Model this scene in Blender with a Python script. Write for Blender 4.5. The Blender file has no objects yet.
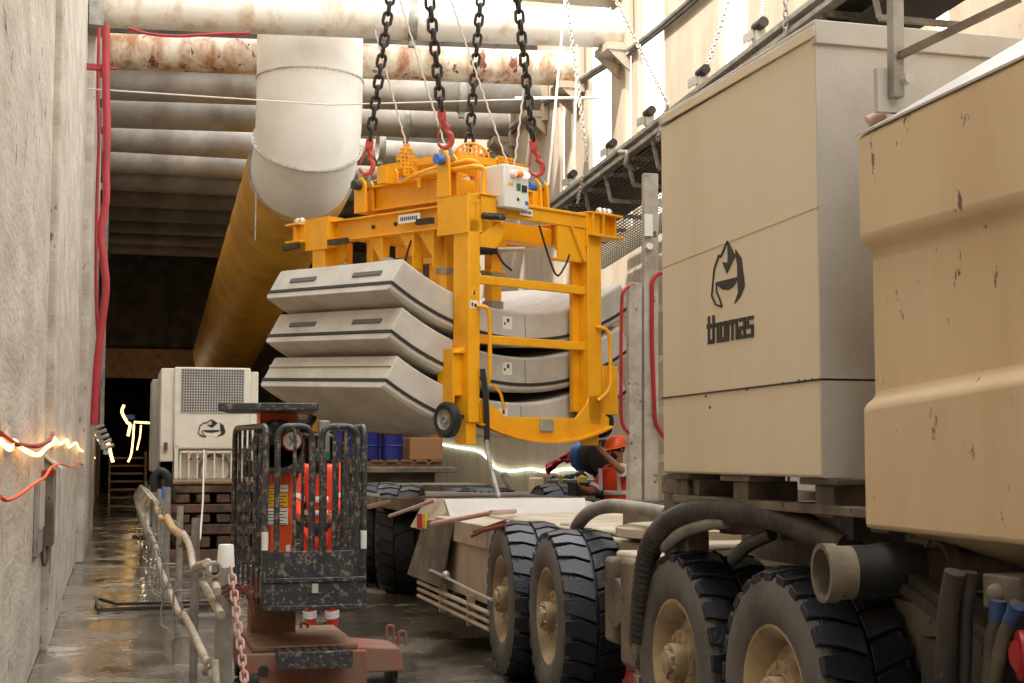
import bpy, bmesh, random
from math import *
from mathutils import Vector, Matrix
random.seed(7)
S = bpy.context.scene; COL = S.collection
# ------------------------------------------------------------------ camera geometry
FPX = 1422.0; H = 1.6; PS = atan(.2783); PT = atan(113.5/FPX)
R_ = Vector((cos(PS), -sin(PS), 0)); F_ = Vector((sin(PS)*cos(PT), cos(PS)*cos(PT), sin(PT))); U_ = Vector((-sin(PS)*sin(PT), -cos(PS)*sin(PT), cos(PT)))
def ray(x, y): return F_ + R_*((x-512)/FPX) + U_*((341.5-y)/FPX)
def ax(px, py, X): d = ray(px, py); t = X/d.x; return Vector((X, d.y*t, H+d.z*t))
def ay(px, py, Y): d = ray(px, py); t = Y/d.y; return Vector((d.x*t, Y, H+d.z*t))
def az(px, py, Z=0): d = ray(px, py); t = (Z-H)/d.z; return Vector((d.x*t, d.y*t, Z))
cam = bpy.data.cameras.new('camera'); co = bpy.data.objects.new('camera', cam); COL.objects.link(co)
cam.sensor_width = 36; cam.lens = FPX/1024*36; cam.clip_end = 500
co.matrix_world = Matrix((( R_.x, U_.x, -F_.x, 0), (R_.y, U_.y, -F_.y, 0), (R_.z, U_.z, -F_.z, H), (0, 0, 0, 1)))
cam.dof.use_dof = False
S.camera = co
S.view_settings.view_transform = 'Standard'; S.view_settings.look = 'None'; S.view_settings.gamma = 1
S.view_settings.use_curve_mapping = False; S.view_settings.exposure = 1.34

# ------------------------------------------------------------------ materials
def srgb(r, g, b): return tuple(((c/255)/12.92 if c/255 <= .04045 else ((c/255+.055)/1.055)**2.4) for c in (r, g, b))+(1,)
def pm(name, c1, c2=None, scale=4, lo=.45, hi=.62, rough=.6, metal=0, bump=0, bscale=40, streak=1, c3=None, s3=18, t3=.68, rough2=None, emit=None, detail=6, spec=.5):
    m = bpy.data.materials.new(name); m.use_nodes = True; n = m.node_tree.nodes; l = m.node_tree.links
    b = n['Principled BSDF']; b.inputs['Roughness'].default_value = rough; b.inputs['Metallic'].default_value = metal
    b.inputs['Specular IOR Level'].default_value = spec
    b.inputs['Base Color'].default_value = c1
    tc = n.new('ShaderNodeTexCoord'); mp = n.new('ShaderNodeMapping'); l.new(tc.outputs['Object'], mp.inputs[0])
    mp.inputs['Scale'].default_value = (1, 1, streak)
    col = None; fac = None
    if c2:
        nt = n.new('ShaderNodeTexNoise'); nt.inputs['Scale'].default_value = scale; nt.inputs['Detail'].default_value = detail; nt.inputs['Roughness'].default_value = .62
        l.new(mp.outputs[0], nt.inputs['Vector'])
        r = n.new('ShaderNodeMapRange'); r.inputs['From Min'].default_value = lo; r.inputs['From Max'].default_value = hi; l.new(nt.outputs[0], r.inputs[0])
        mx = n.new('ShaderNodeMix'); mx.data_type = 'RGBA'; l.new(r.outputs[0], mx.inputs[0]); mx.inputs[6].default_value = c1; mx.inputs[7].default_value = c2
        col = mx.outputs[2]; fac = r.outputs[0]
    if c3:
        nt = n.new('ShaderNodeTexNoise'); nt.inputs['Scale'].default_value = s3; nt.inputs['Detail'].default_value = 5; nt.inputs['Roughness'].default_value = .7
        mp2 = n.new('ShaderNodeMapping'); l.new(tc.outputs['Object'], mp2.inputs[0]); mp2.inputs['Scale'].default_value = (1, 1, .45 if streak != 1 else 1); mp2.inputs['Location'].default_value = (3.1, 7.7, 1.3)
        l.new(mp2.outputs[0], nt.inputs['Vector'])
        r = n.new('ShaderNodeMapRange'); r.inputs['From Min'].default_value = t3; r.inputs['From Max'].default_value = t3+.04; l.new(nt.outputs[0], r.inputs[0])
        mx = n.new('ShaderNodeMix'); mx.data_type = 'RGBA'; l.new(r.outputs[0], mx.inputs[0]); mx.inputs[7].default_value = c3
        if col: l.new(col, mx.inputs[6])
        else: mx.inputs[6].default_value = c1
        col = mx.outputs[2]
    if col: l.new(col, b.inputs['Base Color'])
    if rough2 is not None and fac:
        rr = n.new('ShaderNodeMapRange'); l.new(fac, rr.inputs[0]); rr.inputs['To Min'].default_value = rough; rr.inputs['To Max'].default_value = rough2; l.new(rr.outputs[0], b.inputs['Roughness'])
    if bump:
        nb = n.new('ShaderNodeTexNoise'); nb.inputs['Scale'].default_value = bscale; nb.inputs['Detail'].default_value = 4; l.new(mp.outputs[0], nb.inputs['Vector'])
        bp = n.new('ShaderNodeBump'); bp.inputs['Strength'].default_value = bump; bp.inputs['Distance'].default_value = .02; l.new(nb.outputs[0], bp.inputs['Height']); l.new(bp.outputs[0], b.inputs['Normal'])
    if emit: b.inputs['Emission Color'].default_value = emit[0]; b.inputs['Emission Strength'].default_value = emit[1]
    return m
M = {}
M['wall'] = pm('rough_concrete', srgb(206,197,182), srgb(166,154,138), 1.6, .34, .72, .9, bump=.5, bscale=11, streak=.75, c3=srgb(112,102,88), s3=9, t3=.615, detail=10)
_n = M['wall'].node_tree.nodes
_mp = [x for x in _n if x.bl_idname == 'ShaderNodeMapping']
_mp[0].inputs['Scale'].default_value = (1, .55, 2.2); _mp[1].inputs['Scale'].default_value = (1, .45, .5)
M['wallr'] = pm('pale_concrete', srgb(186,170,148), srgb(164,148,126), 1.8, .36, .7, .88, bump=.35, bscale=26, streak=.3, c3=srgb(110,98,80), s3=6, t3=.68)
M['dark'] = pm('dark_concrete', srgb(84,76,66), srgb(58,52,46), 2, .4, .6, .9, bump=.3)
M['floor'] = pm('floor', srgb(120,112,98), srgb(78,72,62), 1.1, .42, .6, .3, bump=.15, bscale=14, c3=srgb(176,168,154), s3=.55, t3=.62, rough2=.07)
M['pipe'] = pm('rusty_white_paint', srgb(228,222,208), srgb(186,146,102), 2.6, .5, .74, .55, bump=.15, streak=.5, c3=srgb(120,62,34), s3=2.6, t3=.66)
M['rust'] = pm('heavy_rust_paint', srgb(218,204,182), srgb(164,112,70), 3.2, .42, .62, .6, bump=.2, streak=.4, c3=srgb(112,62,38), s3=4, t3=.57, detail=9)
M['gpipe'] = pm('grey_steel_pipe', srgb(150,142,130), srgb(116,106,94), 1.3, .4, .66, .6, bump=.1, c3=srgb(96,78,60), s3=2, t3=.68)
M['duct'] = pm('duct_white', srgb(238,234,224), srgb(222,212,192), 1.2, .45, .75, .4, bump=.03)
M['ductd'] = pm('duct_lower_grey', srgb(186,180,168), srgb(168,160,146), 1.2, .45, .75, .45)
M['yduct'] = pm('yellow_fabric_duct', srgb(206,150,24), srgb(170,118,20), 1.1, .4, .7, .6, bump=.2, bscale=3)
M['yellow'] = pm('yellow_paint', srgb(238,168,16), srgb(222,150,14), 3, .46, .76, .4, bump=.03, c3=srgb(150,96,24), s3=12, t3=.7)
M['conc'] = pm('segment_concrete', srgb(196,190,178), srgb(172,164,150), 2.2, .4, .7, .8, bump=.12, bscale=60)
M['gasket'] = pm('black_rubber', srgb(44,42,40), rough=.7)
M['slot'] = pm('pocket_grey', srgb(96,92,88), rough=.8)
M['beige'] = pm('beige_paint', srgb(228,212,184), srgb(214,196,164), 1.6, .35, .75, .38, bump=.03, bscale=3, streak=.15, c3=srgb(150,120,84), s3=9, t3=.76)
M['beige2'] = pm('worn_beige_paint', srgb(222,198,160), srgb(204,176,136), 1.8, .35, .7, .5, bump=.08, bscale=6, streak=.2, c3=srgb(98,72,54), s3=11, t3=.635)
M['greyp'] = pm('grey_white_paint', srgb(196,192,184), srgb(176,168,156), 2.5, .35, .75, .45, bump=.1, bscale=25, c3=srgb(110,100,92), s3=14, t3=.73)
M['chassis'] = pm('dusty_chassis', srgb(136,124,106), srgb(84,76,66), 3, .35, .65, .8, bump=.3, c3=srgb(64,54,46), s3=7, t3=.62)
M['deck'] = pm('dusty_deck', srgb(196,184,162), srgb(158,144,120), 2.5, .4, .7, .6, bump=.08, c3=srgb(120,96,74), s3=9, t3=.68)
M['dk'] = pm('dark_dirty_steel', srgb(70,62,54), srgb(44,40,37), 4, .4, .6, .6, metal=.2, bump=.2, c3=srgb(112,96,76), s3=9, t3=.62)
M['tyre'] = pm('tyre_rubber', srgb(36,38,46), srgb(24,26,31), 6, .4, .65, .38, bump=.25, bscale=60)
M['tyreside'] = pm('dusty_sidewall', srgb(104,100,94), srgb(80,77,73), 3, .4, .65, .8, bump=.15, bscale=50)
M['rim'] = pm('dusty_rim', srgb(190,168,130), srgb(136,118,94), 4, .4, .66, .7, bump=.2, bscale=50)
M['steel'] = pm('galvanised', srgb(166,162,152), srgb(128,122,110), 5, .4, .65, .5, metal=.2, bump=.05, c3=srgb(110,90,70), s3=14, t3=.66)
M['alu'] = pm('aluminium', srgb(204,200,190), srgb(170,162,148), 5, .4, .65, .4, metal=.4)
M['chain'] = pm('black_chain', srgb(72,68,62), srgb(46,44,42), 20, .4, .6, .45, metal=.6)
M['lchain'] = pm('light_chain', srgb(190,186,176), rough=.4, metal=.5)
M['rope'] = pm('pale_rope', srgb(214,208,196), rough=.7)
M['hook'] = pm('red_hook_paint', srgb(196,76,66), srgb(150,52,46), 14, .45, .65, .45)
M['red'] = pm('red_paint', srgb(168,30,36), srgb(128,30,30), 8, .5, .75, .4)
M['redhose'] = pm('red_hose', srgb(168,46,52), srgb(132,40,42), 3, .45, .7, .5)
M['orange'] = pm('orange_lift_paint', srgb(226,84,36), srgb(196,70,34), 5, .45, .7, .4, c3=srgb(120,84,60), s3=14, t3=.66)
M['obase'] = pm('dusty_red_base', srgb(146,82,66), srgb(128,104,86), 4, .38, .62, .7, c3=srgb(110,84,64), s3=9, t3=.62)
M['brown'] = pm('dust_brown_column', srgb(148,112,86), srgb(120,92,72), 4, .4, .65, .7)
M['cage'] = pm('splattered_black', srgb(58,60,64), srgb(46,46,48), 9, .4, .6, .4, c3=srgb(124,116,102), s3=26, t3=.54, bump=.1)
M['hiviz'] = pm('hi_vis_orange', srgb(240,74,34), srgb(214,56,30), 6, .4, .7, .75)
M['reflect'] = pm('reflective_tape', srgb(222,222,220), rough=.4)
M['navy'] = pm('dark_cloth', srgb(38,38,44), rough=.85)
M['skin'] = pm('skin', srgb(168,116,88), rough=.55)
M['hair'] = pm('hair', srgb(34,26,22), rough=.8)
M['helmet'] = pm('helmet_orange', srgb(240,92,34), rough=.35)
M['white'] = pm('white_label', srgb(226,224,216), rough=.5)
M['ink'] = pm('black_ink', srgb(44,40,38), rough=.6)
M['labely'] = pm('yellow_label', srgb(226,176,40), rough=.5)
M['gpaint'] = pm('grey_cabinet', srgb(128,136,144), srgb(110,116,124), 4, .4, .7, .5)
M['yellowp'] = pm('yellow_post', srgb(220,190,60), rough=.5)
M['blue'] = pm('blue_barrel', srgb(36,44,128), srgb(28,34,96), 4, .4, .7, .35)
M['bluel'] = pm('light_blue_plastic', srgb(60,110,190), rough=.45)
M['dblue'] = pm('dull_blue', srgb(52,78,124), rough=.6)
M['lsteel'] = pm('stained_pale_steel', srgb(184,178,166), srgb(146,136,120), 5, .38, .66, .6, c3=srgb(98,86,74), s3=10, t3=.62)
M['wood'] = pm('old_wood', srgb(150,116,80), srgb(108,82,58), 6, .35, .65, .8, bump=.2)
M['dwood'] = pm('dark_timber', srgb(112,84,64), srgb(66,50,40), 3, .4, .6, .8, bump=.3)
M['card'] = pm('cardboard', srgb(158,116,78), rough=.85)
M['black'] = pm('black_plastic', srgb(30,30,32), rough=.5)
M['hoseb'] = pm('black_hose', srgb(50,46,44), srgb(80,70,60), 6, .48, .66, .5, bump=.2)
M['hoseg'] = pm('grey_hose', srgb(150,144,134), srgb(112,104,94), 6, .4, .7, .55)
M['sock'] = pm('cream_unit_paint', srgb(240,234,216), srgb(226,216,194), 3, .4, .7, .45, c3=srgb(110,90,70), s3=22, t3=.72)
M['led'] = pm('warm_led', srgb(255,220,150), emit=(srgb(255,196,110), 2.2))
M['ledw'] = pm('white_led', srgb(240,255,240), emit=(srgb(236,255,232), 2.2))
M['lampw'] = pm('lit_white_lamp', srgb(255,250,240), emit=(srgb(255,248,236), .25))
M['lampr'] = pm('lit_pink_lamp', srgb(255,214,196), emit=(srgb(255,200,176), .06))
M['lampo'] = pm('amber_lamp', srgb(240,140,10), rough=.25)
M['ocable'] = pm('orange_cable', srgb(236,92,50), rough=.5)
M['pink'] = pm('pink_plastic', srgb(208,158,148), srgb(206,190,178), 8, .4, .7, .55)
M['green'] = pm('green_label', srgb(40,110,70), rough=.5)
M['belt'] = pm('black_belt', srgb(46,42,40), srgb(66,58,52), 3, .4, .7, .7)
M['mesh'] = pm('mesh_grey', srgb(96,90,82), rough=.6, metal=.2)
M['redcloth'] = pm('red_cloth', srgb(176,34,48), rough=.85)
M['darkred'] = pm('dark_red_pipe', srgb(120,56,48), rough=.6)

# ------------------------------------------------------------------ mesh builder
ROOTM = {}
class MB:
    def __init__(s, T=None): s.bm = bmesh.new(); s.T = T
    def v(s, p):
        p = Vector(p)
        if s.T: p = Vector(s.T(p))
        return s.bm.verts.new(p)
    def face(s, vs):
        try: return s.bm.faces.new(vs)
        except ValueError: return None
    def box(s, x0, x1, y0, y1, z0, z1):
        return s.hexa([(x0,y0,z0),(x1,y0,z0),(x1,y1,z0),(x0,y1,z0)], [(x0,y0,z1),(x1,y0,z1),(x1,y1,z1),(x0,y1,z1)])
    def hexa(s, a, b):
        A = [s.v(p) for p in a]; B = [s.v(p) for p in b]; n = len(A)
        s.face(A[::-1]); s.face(B)
        for i in range(n): s.face([A[i], A[(i+1)%n], B[(i+1)%n], B[i]])
        return s
    def prism(s, pts, vec): return s.hexa(pts, [Vector(p)+Vector(vec) for p in pts])
    def bar(s, p, q, w, h, up=(0,0,1)):
        p = Vector(p); q = Vector(q); d = (q-p).normalized(); up = Vector(up)
        if abs(d.dot(up)) > .98: up = Vector((0,1,0))
        r = d.cross(up).normalized()*w/2; u = r.cross(d).normalized()*h/2
        return s.hexa([p-r-u, p+r-u, p+r+u, p-r+u], [q-r-u, q+r-u, q+r+u, q-r+u])
    def ring(s, c, d, r, seg, ref=None):
        d = d.normalized(); a = Vector((0,0,1)) if abs(d.z) < .9 else Vector((0,1,0))
        if ref is not None: a = ref
        x = d.cross(a).normalized(); y = x.cross(d)
        return [s.v(c+(x*cos(2*pi*i/seg)+y*sin(2*pi*i/seg))*r) for i in range(seg)]
    def tube(s, pts, r, seg=10, closed=False, radii=None):
        pts = [Vector(p) for p in pts]; n = len(pts); rings = []
        ref = None
        for i, p in enumerate(pts):
            a = pts[i-1] if (i or closed) else p; b = pts[(i+1)%n] if (i < n-1 or closed) else p
            d = (b-a).normalized()
            if ref is None:
                ref = Vector((0,0,1)) if abs(d.z) < .9 else Vector((0,1,0))
            x = d.cross(ref).normalized(); y = x.cross(d); ref = y
            rr = radii[i] if radii else r
            rings.append([s.v(p+(x*cos(2*pi*k/seg)+y*sin(2*pi*k/seg))*rr) for k in range(seg)])
        for i in range(n-1 if not closed else n):
            A = rings[i]; B = rings[(i+1)%n]
            for k in range(seg): s.face([A[k], A[(k+1)%seg], B[(k+1)%seg], B[k]])
        if not closed: s.face(rings[0][::-1]); s.face(rings[-1])
        return s
    def cyl(s, p, q, r, seg=20, r2=None): return s.tube([p, q], r, seg, radii=[r, r if r2 is None else r2])
    def pipe(s, p, q, r, ri, seg=24):   # hollow, open ended
        p = Vector(p); q = Vector(q)
        return s.lathe([(r,0),(r,(q-p).length),(ri,(q-p).length),(ri,0)], p, q-p, seg, True)
    def lathe(s, prof, o, axis, seg=32, closed=False):
        o = Vector(o); d = Vector(axis).normalized(); rings = [s.ring(o+d*h, d, max(r, .0005), seg) for r, h in prof]
        m = len(rings)
        for i in range(m if closed else m-1):
            A = rings[i]; B = rings[(i+1)%m]
            for k in range(seg): s.face([A[k], A[(k+1)%seg], B[(k+1)%seg], B[k]])
        if not closed: s.face(rings[0][::-1]); s.face(rings[-1])
        return s
    def sphere(s, c, r, sc=(1,1,1), seg=16):
        c = Vector(c); rows = []
        for j in range(1, seg//2):
            t = pi*j/(seg//2); rows.append([s.v(c+Vector((r*sc[0]*sin(t)*cos(2*pi*k/seg), r*sc[1]*sin(t)*sin(2*pi*k/seg), r*sc[2]*cos(t)))) for k in range(seg)])
        top = s.v(c+Vector((0,0,r*sc[2]))); bot = s.v(c-Vector((0,0,r*sc[2])))
        for k in range(seg):
            s.face([top, rows[0][k], rows[0][(k+1)%seg]]); s.face([bot, rows[-1][(k+1)%seg], rows[-1][k]])
        for a, b in zip(rows, rows[1:]):
            for k in range(seg): s.face([a[k], b[k], b[(k+1)%seg], a[(k+1)%seg]])
        return s
    def build(s, name, mat, parent=None, world=True, bevel=0, smooth=True, kind=None, label=None, cat=None, group=None):
        bmesh.ops.recalc_face_normals(s.bm, faces=s.bm.faces)
        me = bpy.data.meshes.new(name)
        if parent is not None and world and parent.name in ROOTM: s.bm.transform(ROOTM[parent.name].inverted())
        s.bm.to_mesh(me); s.bm.free()
        if smooth:
            me.shade_smooth(); me.set_sharp_from_angle(angle=radians(35))
        me.materials.append(M[mat] if isinstance(mat, str) else mat)
        o = bpy.data.objects.new(name, me); COL.objects.link(o)
        if parent is not None:
            o.parent = parent
            if parent.name in ROOTM: ROOTM[o.name] = ROOTM[parent.name]
        if bevel:
            b = o.modifiers.new('bevel', 'BEVEL'); b.width = bevel; b.segments = 2; b.limit_method = 'ANGLE'; b.angle_limit = radians(40); b.harden_normals = False
        if kind: o['kind'] = kind
        if label: o['label'] = label
        if cat: o['category'] = cat
        if group: o['group'] = group
        return o
def thing(name, label, cat, loc=(0,0,0), rz=0, group=None):
    o = bpy.data.objects.new(name, None); COL.objects.link(o); o.empty_display_size = .2
    o.location = loc; o.rotation_euler = (0,0,rz); o['label'] = label; o['category'] = cat
    if group: o['group'] = group
    ROOTM[o.name] = Matrix.Translation(loc) @ Matrix.Rotation(rz, 4, 'Z')
    return o
def ccopy(o, parent=None):
    c = o.copy(); COL.objects.link(c)
    if parent is not None: c.parent = parent
    for ch in [x for x in bpy.data.objects if x.parent == o]: ccopy(ch, c)
    return c
def arcpts(pts, r, n=5):
    """round the corners of a polyline"""
    pts = [Vector(p) for p in pts]; out = [pts[0]]
    for i in range(1, len(pts)-1):
        a, b, c = pts[i-1], pts[i], pts[i+1]; u = (a-b); w = (c-b); k = min(r, u.length*.49, w.length*.49)
        p = b+u.normalized()*k; q = b+w.normalized()*k
        for j in range(n+1):
            t = j/n; out.append(p*(1-t)**2+b*2*t*(1-t)+q*t*t)
    out.append(pts[-1]); return out
def smooth(pts, n=6):
    P = [Vector(p) for p in pts]; P = [P[0]*2-P[1]]+P+[P[-1]*2-P[-2]]; out = []
    for i in range(1, len(P)-2):
        for k in range(n):
            t = k/n; a, b, c, d = P[i-1:i+3]
            out.append(.5*((2*b)+(c-a)*t+(2*a-5*b+4*c-d)*t*t+(3*b-a-3*c+d)*t**3))
    out.append(P[-2]); return out

# ================================================================== SETTING
WL = -.5; WR = 7.75; HT = 14.0; HTR = 11.0
MB().box(-3, 12, -9.0, 90, -.2, 0).build('floor', 'floor', kind='structure', smooth=False)
# left wall: four cast panels stepping slightly
w = MB()
for x, y0, y1 in ((-.62, -9, 3.0), (-.56, 3.0, 12.35), (-.5, 12.37, 15.5), (-.53, 15.52, 22.3), (-.42, 22.32, 31.5), (-.6, 31.5, 62)):
    w.box(x-.6, x, y0, y1, 0, HT)
w.build('wall_left', 'wall', kind='structure', bevel=.02)
# left wall pilaster and services recess
# right wall: piles with gaps open to the bright sky
def gaps(*g): return [sorted((ax(a, 100, WR).y, ax(b, 100, WR).y)) for a, b in g]
G = sorted(gaps((559, 564), (570.5, 575), (588, 611), (625, 631), (638, 664), (720, 748), (820, 842), (930, 950)))
w = MB(); y = -9.0
for a, b in G:
    w.box(WR, WR+.1, y, a, 0, HTR); w.box(WR, WR+.08, a, b, 0, 5.2); y = b
w.box(WR, WR+.1, y, 62, 0, HTR)
w.build('wall_right', 'wallr', kind='structure', bevel=.02)
MB().box(-1.2, WR+.6, -9.6, -9, 0, HTR).build('wall_added_behind', 'wallr', kind='structure')  # added, unseen behind the camera, to cut low sky light on the containers
# waling brackets under the struts on the right wall
# tunnel roof slab, head wall and end
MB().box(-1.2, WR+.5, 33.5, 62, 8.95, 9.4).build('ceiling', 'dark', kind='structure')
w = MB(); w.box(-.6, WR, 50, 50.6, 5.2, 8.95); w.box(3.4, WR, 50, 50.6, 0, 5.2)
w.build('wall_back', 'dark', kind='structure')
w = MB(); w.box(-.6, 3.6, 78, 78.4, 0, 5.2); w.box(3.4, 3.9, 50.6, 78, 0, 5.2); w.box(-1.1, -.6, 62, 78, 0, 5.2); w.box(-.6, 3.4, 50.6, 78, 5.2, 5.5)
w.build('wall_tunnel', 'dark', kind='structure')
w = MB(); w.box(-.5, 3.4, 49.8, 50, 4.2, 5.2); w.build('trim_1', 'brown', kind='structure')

# ------------------------------------------------------------------ struts
SK = tan(radians(-7.5))
def strut(i, Y, mat, lab, r=.3, z=8.4, xe=None):
    xl = -.3; xr = WR-.005; t = thing('strut_pipe', lab, 'pipe', (xl, Y, z), 0, 'trench struts')
    yl = Y+.1; yr = yl+(xr-xl)*SK
    if Y > 30: yr = yl
    MB().cyl((xl, yl, z), (xr, yr, z), r, 40).build('pipe', mat, t)
    MB().box(-.41 if Y > 22.3 else -.52, xl, yl-.34, yl+.34, z-.38, z+.38).build('end_plate', 'steel', t, bevel=.01)
    m = MB(); m.box(xr-.42, xr-.02, yr-.3, yr+.3, z-.42, z-.3); m.box(xr-.1, xr-.01, yr-.4, yr+.4, z-.5, z+.4)
    m.prism([(xr-.4,yr-.28,z-.42),(xr-.02,yr-.28,z-.42),(xr-.02,yr-.28,z-.75)], (0,.05,0)); m.prism([(xr-.4,yr+.23,z-.42),(xr-.02,yr+.23,z-.42),(xr-.02,yr+.23,z-.75)], (0,.05,0))
    m.build('bracket', 'wallr', t)
    if i in (0,1,2,3,4):
        bx = (4.35, 3.55, 6.2, 5.6, 5.5)[i]; by = yl+(bx-xl)*SK
        d = Vector((1,SK if Y<30 else 0,0)).normalized()
        b = MB(); c = Vector((bx,by,z)); b.pipe(c-d*.07, c+d*.07, r+.025, r-.01, 36); b.box(bx-.05,bx+.05,by-.06,by+.06,z-r-.12,z-r)
        b.build('clamp_band', 'steel', t)
    return t
labs = ['white strut pipe, the nearest and topmost one, passing before the duct', 'rust-stained white strut pipe just below and behind the topmost strut', 'grey weathered strut pipe, third from the top of the picture',
        'grey strut pipe, fourth from the top in the row', 'dull grey strut pipe, fifth from the top in the row', 'dim grey strut pipe, sixth from the top in the row', 'dim strut pipe, seventh from the top in the row',
        'dark strut pipe, eighth from the top, deep in the trench', 'dark strut pipe, ninth from the top, deep in the trench', 'very dark strut pipe, tenth from the top, deep in the trench', 'barely visible strut pipe, eleventh from the top, furthest but one', 'barely visible strut pipe furthest back before the head wall']
for i, lb in enumerate(labs):
    strut(i, 22.0+2.31*i+(.12 if i == 1 else 0), 'pipe' if i == 0 else 'rust' if i == 1 else 'gpipe', lb)
# beam above the first strut, upper frame edge
t = MB().box(3.6, WR, 21.2, 21.8, 8.98, 9.5).build('cross_beam', 'wallr', bevel=.02, cat='beam', label='pale concrete cross beam above the topmost white strut pipe')

t = MB().box(-.3, WR, 26.0, 26.9, 9.1, 10.0).build('cross_beam', 'dark', bevel=.02, cat='beam', label='dark beam added to shut off the sky in the slit between the uppermost strut pipes')  # added beam; blocks the sky so the slit between the pipes stays dark
# ------------------------------------------------------------------ ventilation duct
DX = 2.98; DY = 23.2; DR = .87; BZ = 7.42; BY = DY+.95
t = thing('ventilation_duct', 'large white steel ventilation duct dropping between the struts and bending back', 'duct', (DX, DY, 5.6))
def dring(a, r=DR, off=0.0):   # ring of the bend, a in radians from horizontal
    c = Vector((DX, BY-.95*cos(a), BZ-.95*sin(a))); out = Vector((0, -cos(a), -sin(a)))
    return c, out
def dsweep(m, rings, r):
    L = []
    for c, out in rings: L.append([m.v(c+(out*cos(2*pi*k/64)+Vector((1,0,0))*sin(2*pi*k/64))*r) for k in range(64)])
    for A, B in zip(L, L[1:]):
        for k in range(64): m.face([A[k], A[(k+1)%64], B[(k+1)%64], B[k]])
m = MB(); dsweep(m, [(Vector((DX, DY, 13)), Vector((0,-1,0))), dring(0), dring(radians(21)), dring(radians(42))], DR); m.build('upper_duct', 'duct', t)
m = MB(); dsweep(m, [dring(radians(42)), dring(radians(66)), dring(radians(90))], DR); m.build('elbow', 'duct', t)
def flange(m, a, r, wd, z=None):
    c, out = dring(a) if z is None else (Vector((DX, DY, z)), Vector((0,-1,0)))
    d = out.cross(Vector((1,0,0)))
    L = []
    for rr, h in ((DR-.01,-wd),(r,-wd),(r,wd),(DR-.01,wd)):
        L.append([m.v(c+d*h+(out*cos(2*pi*k/64)+Vector((1,0,0))*sin(2*pi*k/64))*rr) for k in range(64)])
    for i in range(4):
        A = L[i]; B = L[(i+1)%4]
        for k in range(64): m.face([A[k], A[(k+1)%64], B[(k+1)%64], B[k]])
    for k in range(40):
        q = c+(out*cos(2*pi*k/40)+Vector((1,0,0))*sin(2*pi*k/40))*(r-.03); m.cyl(q-d*(wd+.015), q+d*(wd+.015), .014, 6)
m = MB(); flange(m, radians(42), DR+.055, .012); m.build('bolted_flange', 'alu', t)
m = MB(); flange(m, 0, DR+.02, .012, 7.78); m.build('seam_ring', 'alu', t)
m = MB(); flange(m, radians(90), DR+.05, .02); m.build('outlet_ring', 'steel', t)
# yellow fabric duct
E1 = ay(223, 356, 45); m = MB(); pts = []; rad = []
for i in range(40):
    k = i/39; p = Vector((DX, BY+.02, BZ-.95)).lerp(E1, k); pts.append(p); rad.append(DR+.04+(.02 if i % 3 else -.01))
m.tube(pts, 1, 48, radii=rad); m.build('fabric_duct', 'yduct', cat='duct', label='long yellow fabric air duct running down into the dark trench')
m = MB(); a = ax(255, 190, 2.2); m.tube([ay(256,190,23.5), ay(255.5,215,23.4), ay(255,240,23.4)], .012, 6); m.build('rope_end', 'steel', cat='rope', label='thin dark cord hanging in front of the yellow fabric duct')
# tension cable crossing
m = MB(); m.tube([ax(103,80,-.45)*0+Vector((-.5,21.2,6.9)), Vector((3,21.0,6.85)), ay(575,98,20.2)], .012, 6)
m.tube([ay(515,98,20.6), ay(600,98,20.1)], .022, 6)
m.build('tension_cable', 'rope', cat='cable', label='thin pale cable stretched level across the trench below the struts')

# red hoses on the left wall
def hosewall(pxs, X, r): return [ax(a, b, X) for a, b in pxs]
m = MB(); m.tube(smooth([ay(a, b, 21.0) for a, b in ((106,26),(106,80),(107,130),(106,170),(106,200),(101,232),(104,262),(106,290),(101,330),(97,370),(94,425))]), .055, 12)
m.build('red_hose', 'redhose', cat='hose', label='thick red hose hanging down the left wall past the pipes')
m = MB(); m.tube(smooth([ay(a, b, 21.4) for a, b in ((99,28),(98,90),(99,140),(97,200),(96,280),(98,335),(101,345))]), .025, 8)
m.build('red_hose', 'redhose', cat='hose', label='thinner dark red hose running down beside the thick one')
m = MB(); m.tube(smooth([ay(a, b, 21.5) for a, b in ((128,28),(150,34),(180,36),(215,34),(250,33))]), .025, 8)
m.build('red_hose', 'redhose', cat='hose', label='sagging red hose strung under the topmost white strut pipe')
m = MB(); m.box(-.52, -.3, 21.2, 21.3, 7.2, 7.28); m.cyl((-.3,21.25,7.24),(-.1,21.25,7.24),.02)
m.build('hose_bracket', 'red', cat='bracket', label='small red bracket holding the hoses on the left wall')
m = MB()
for k in range(5): m.box(-.62, -.3, 31.0, 31.1, 3+k*1.4, 3.15+k*1.4)
m.box(-.32,-.24,31,31.1,2.2,10.2)
m.build('cable_ladder', 'steel', cat='cable tray', label='grey vertical cable ladder behind the red hoses on the left')
# ------------------------------------------------------------------ hanging chains on the right
def chainmesh(m, p, q, w, r, seg=6, n=10, step=None):
    """oval links from p to q; w = inner link length"""
    p = Vector(p); q = Vector(q); L = (q-p).length; d = (q-p)/L; a = d.cross(Vector((0,1,0)) if abs(d.y) < .9 else Vector((1,0,0))).normalized(); b = a.cross(d)
    st = step or w*.78; k = int(L/st)
    for i in range(k):
        c = p+d*(st*(i+.5)); s = a if i % 2 else b; pts = []
        hl = w/2; hw = w*.3
        for j in range(n):
            t = 2*pi*j/n; x = cos(t)*hw; y = sin(t)*hw+(hl-hw)*(1 if sin(t) > 0 else -1)
            pts.append(c+s*x+d*y)
        m.tube(pts, r, seg, closed=True)
def thin_chain(px, lab, name='hanging_chain'):
    m = MB(); chainmesh(m, px[0], px[1], .075, .0095, 4, 8); return m.build(name, 'lchain', cat='chain', label=lab, group='conveyor hanger chains')
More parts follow.
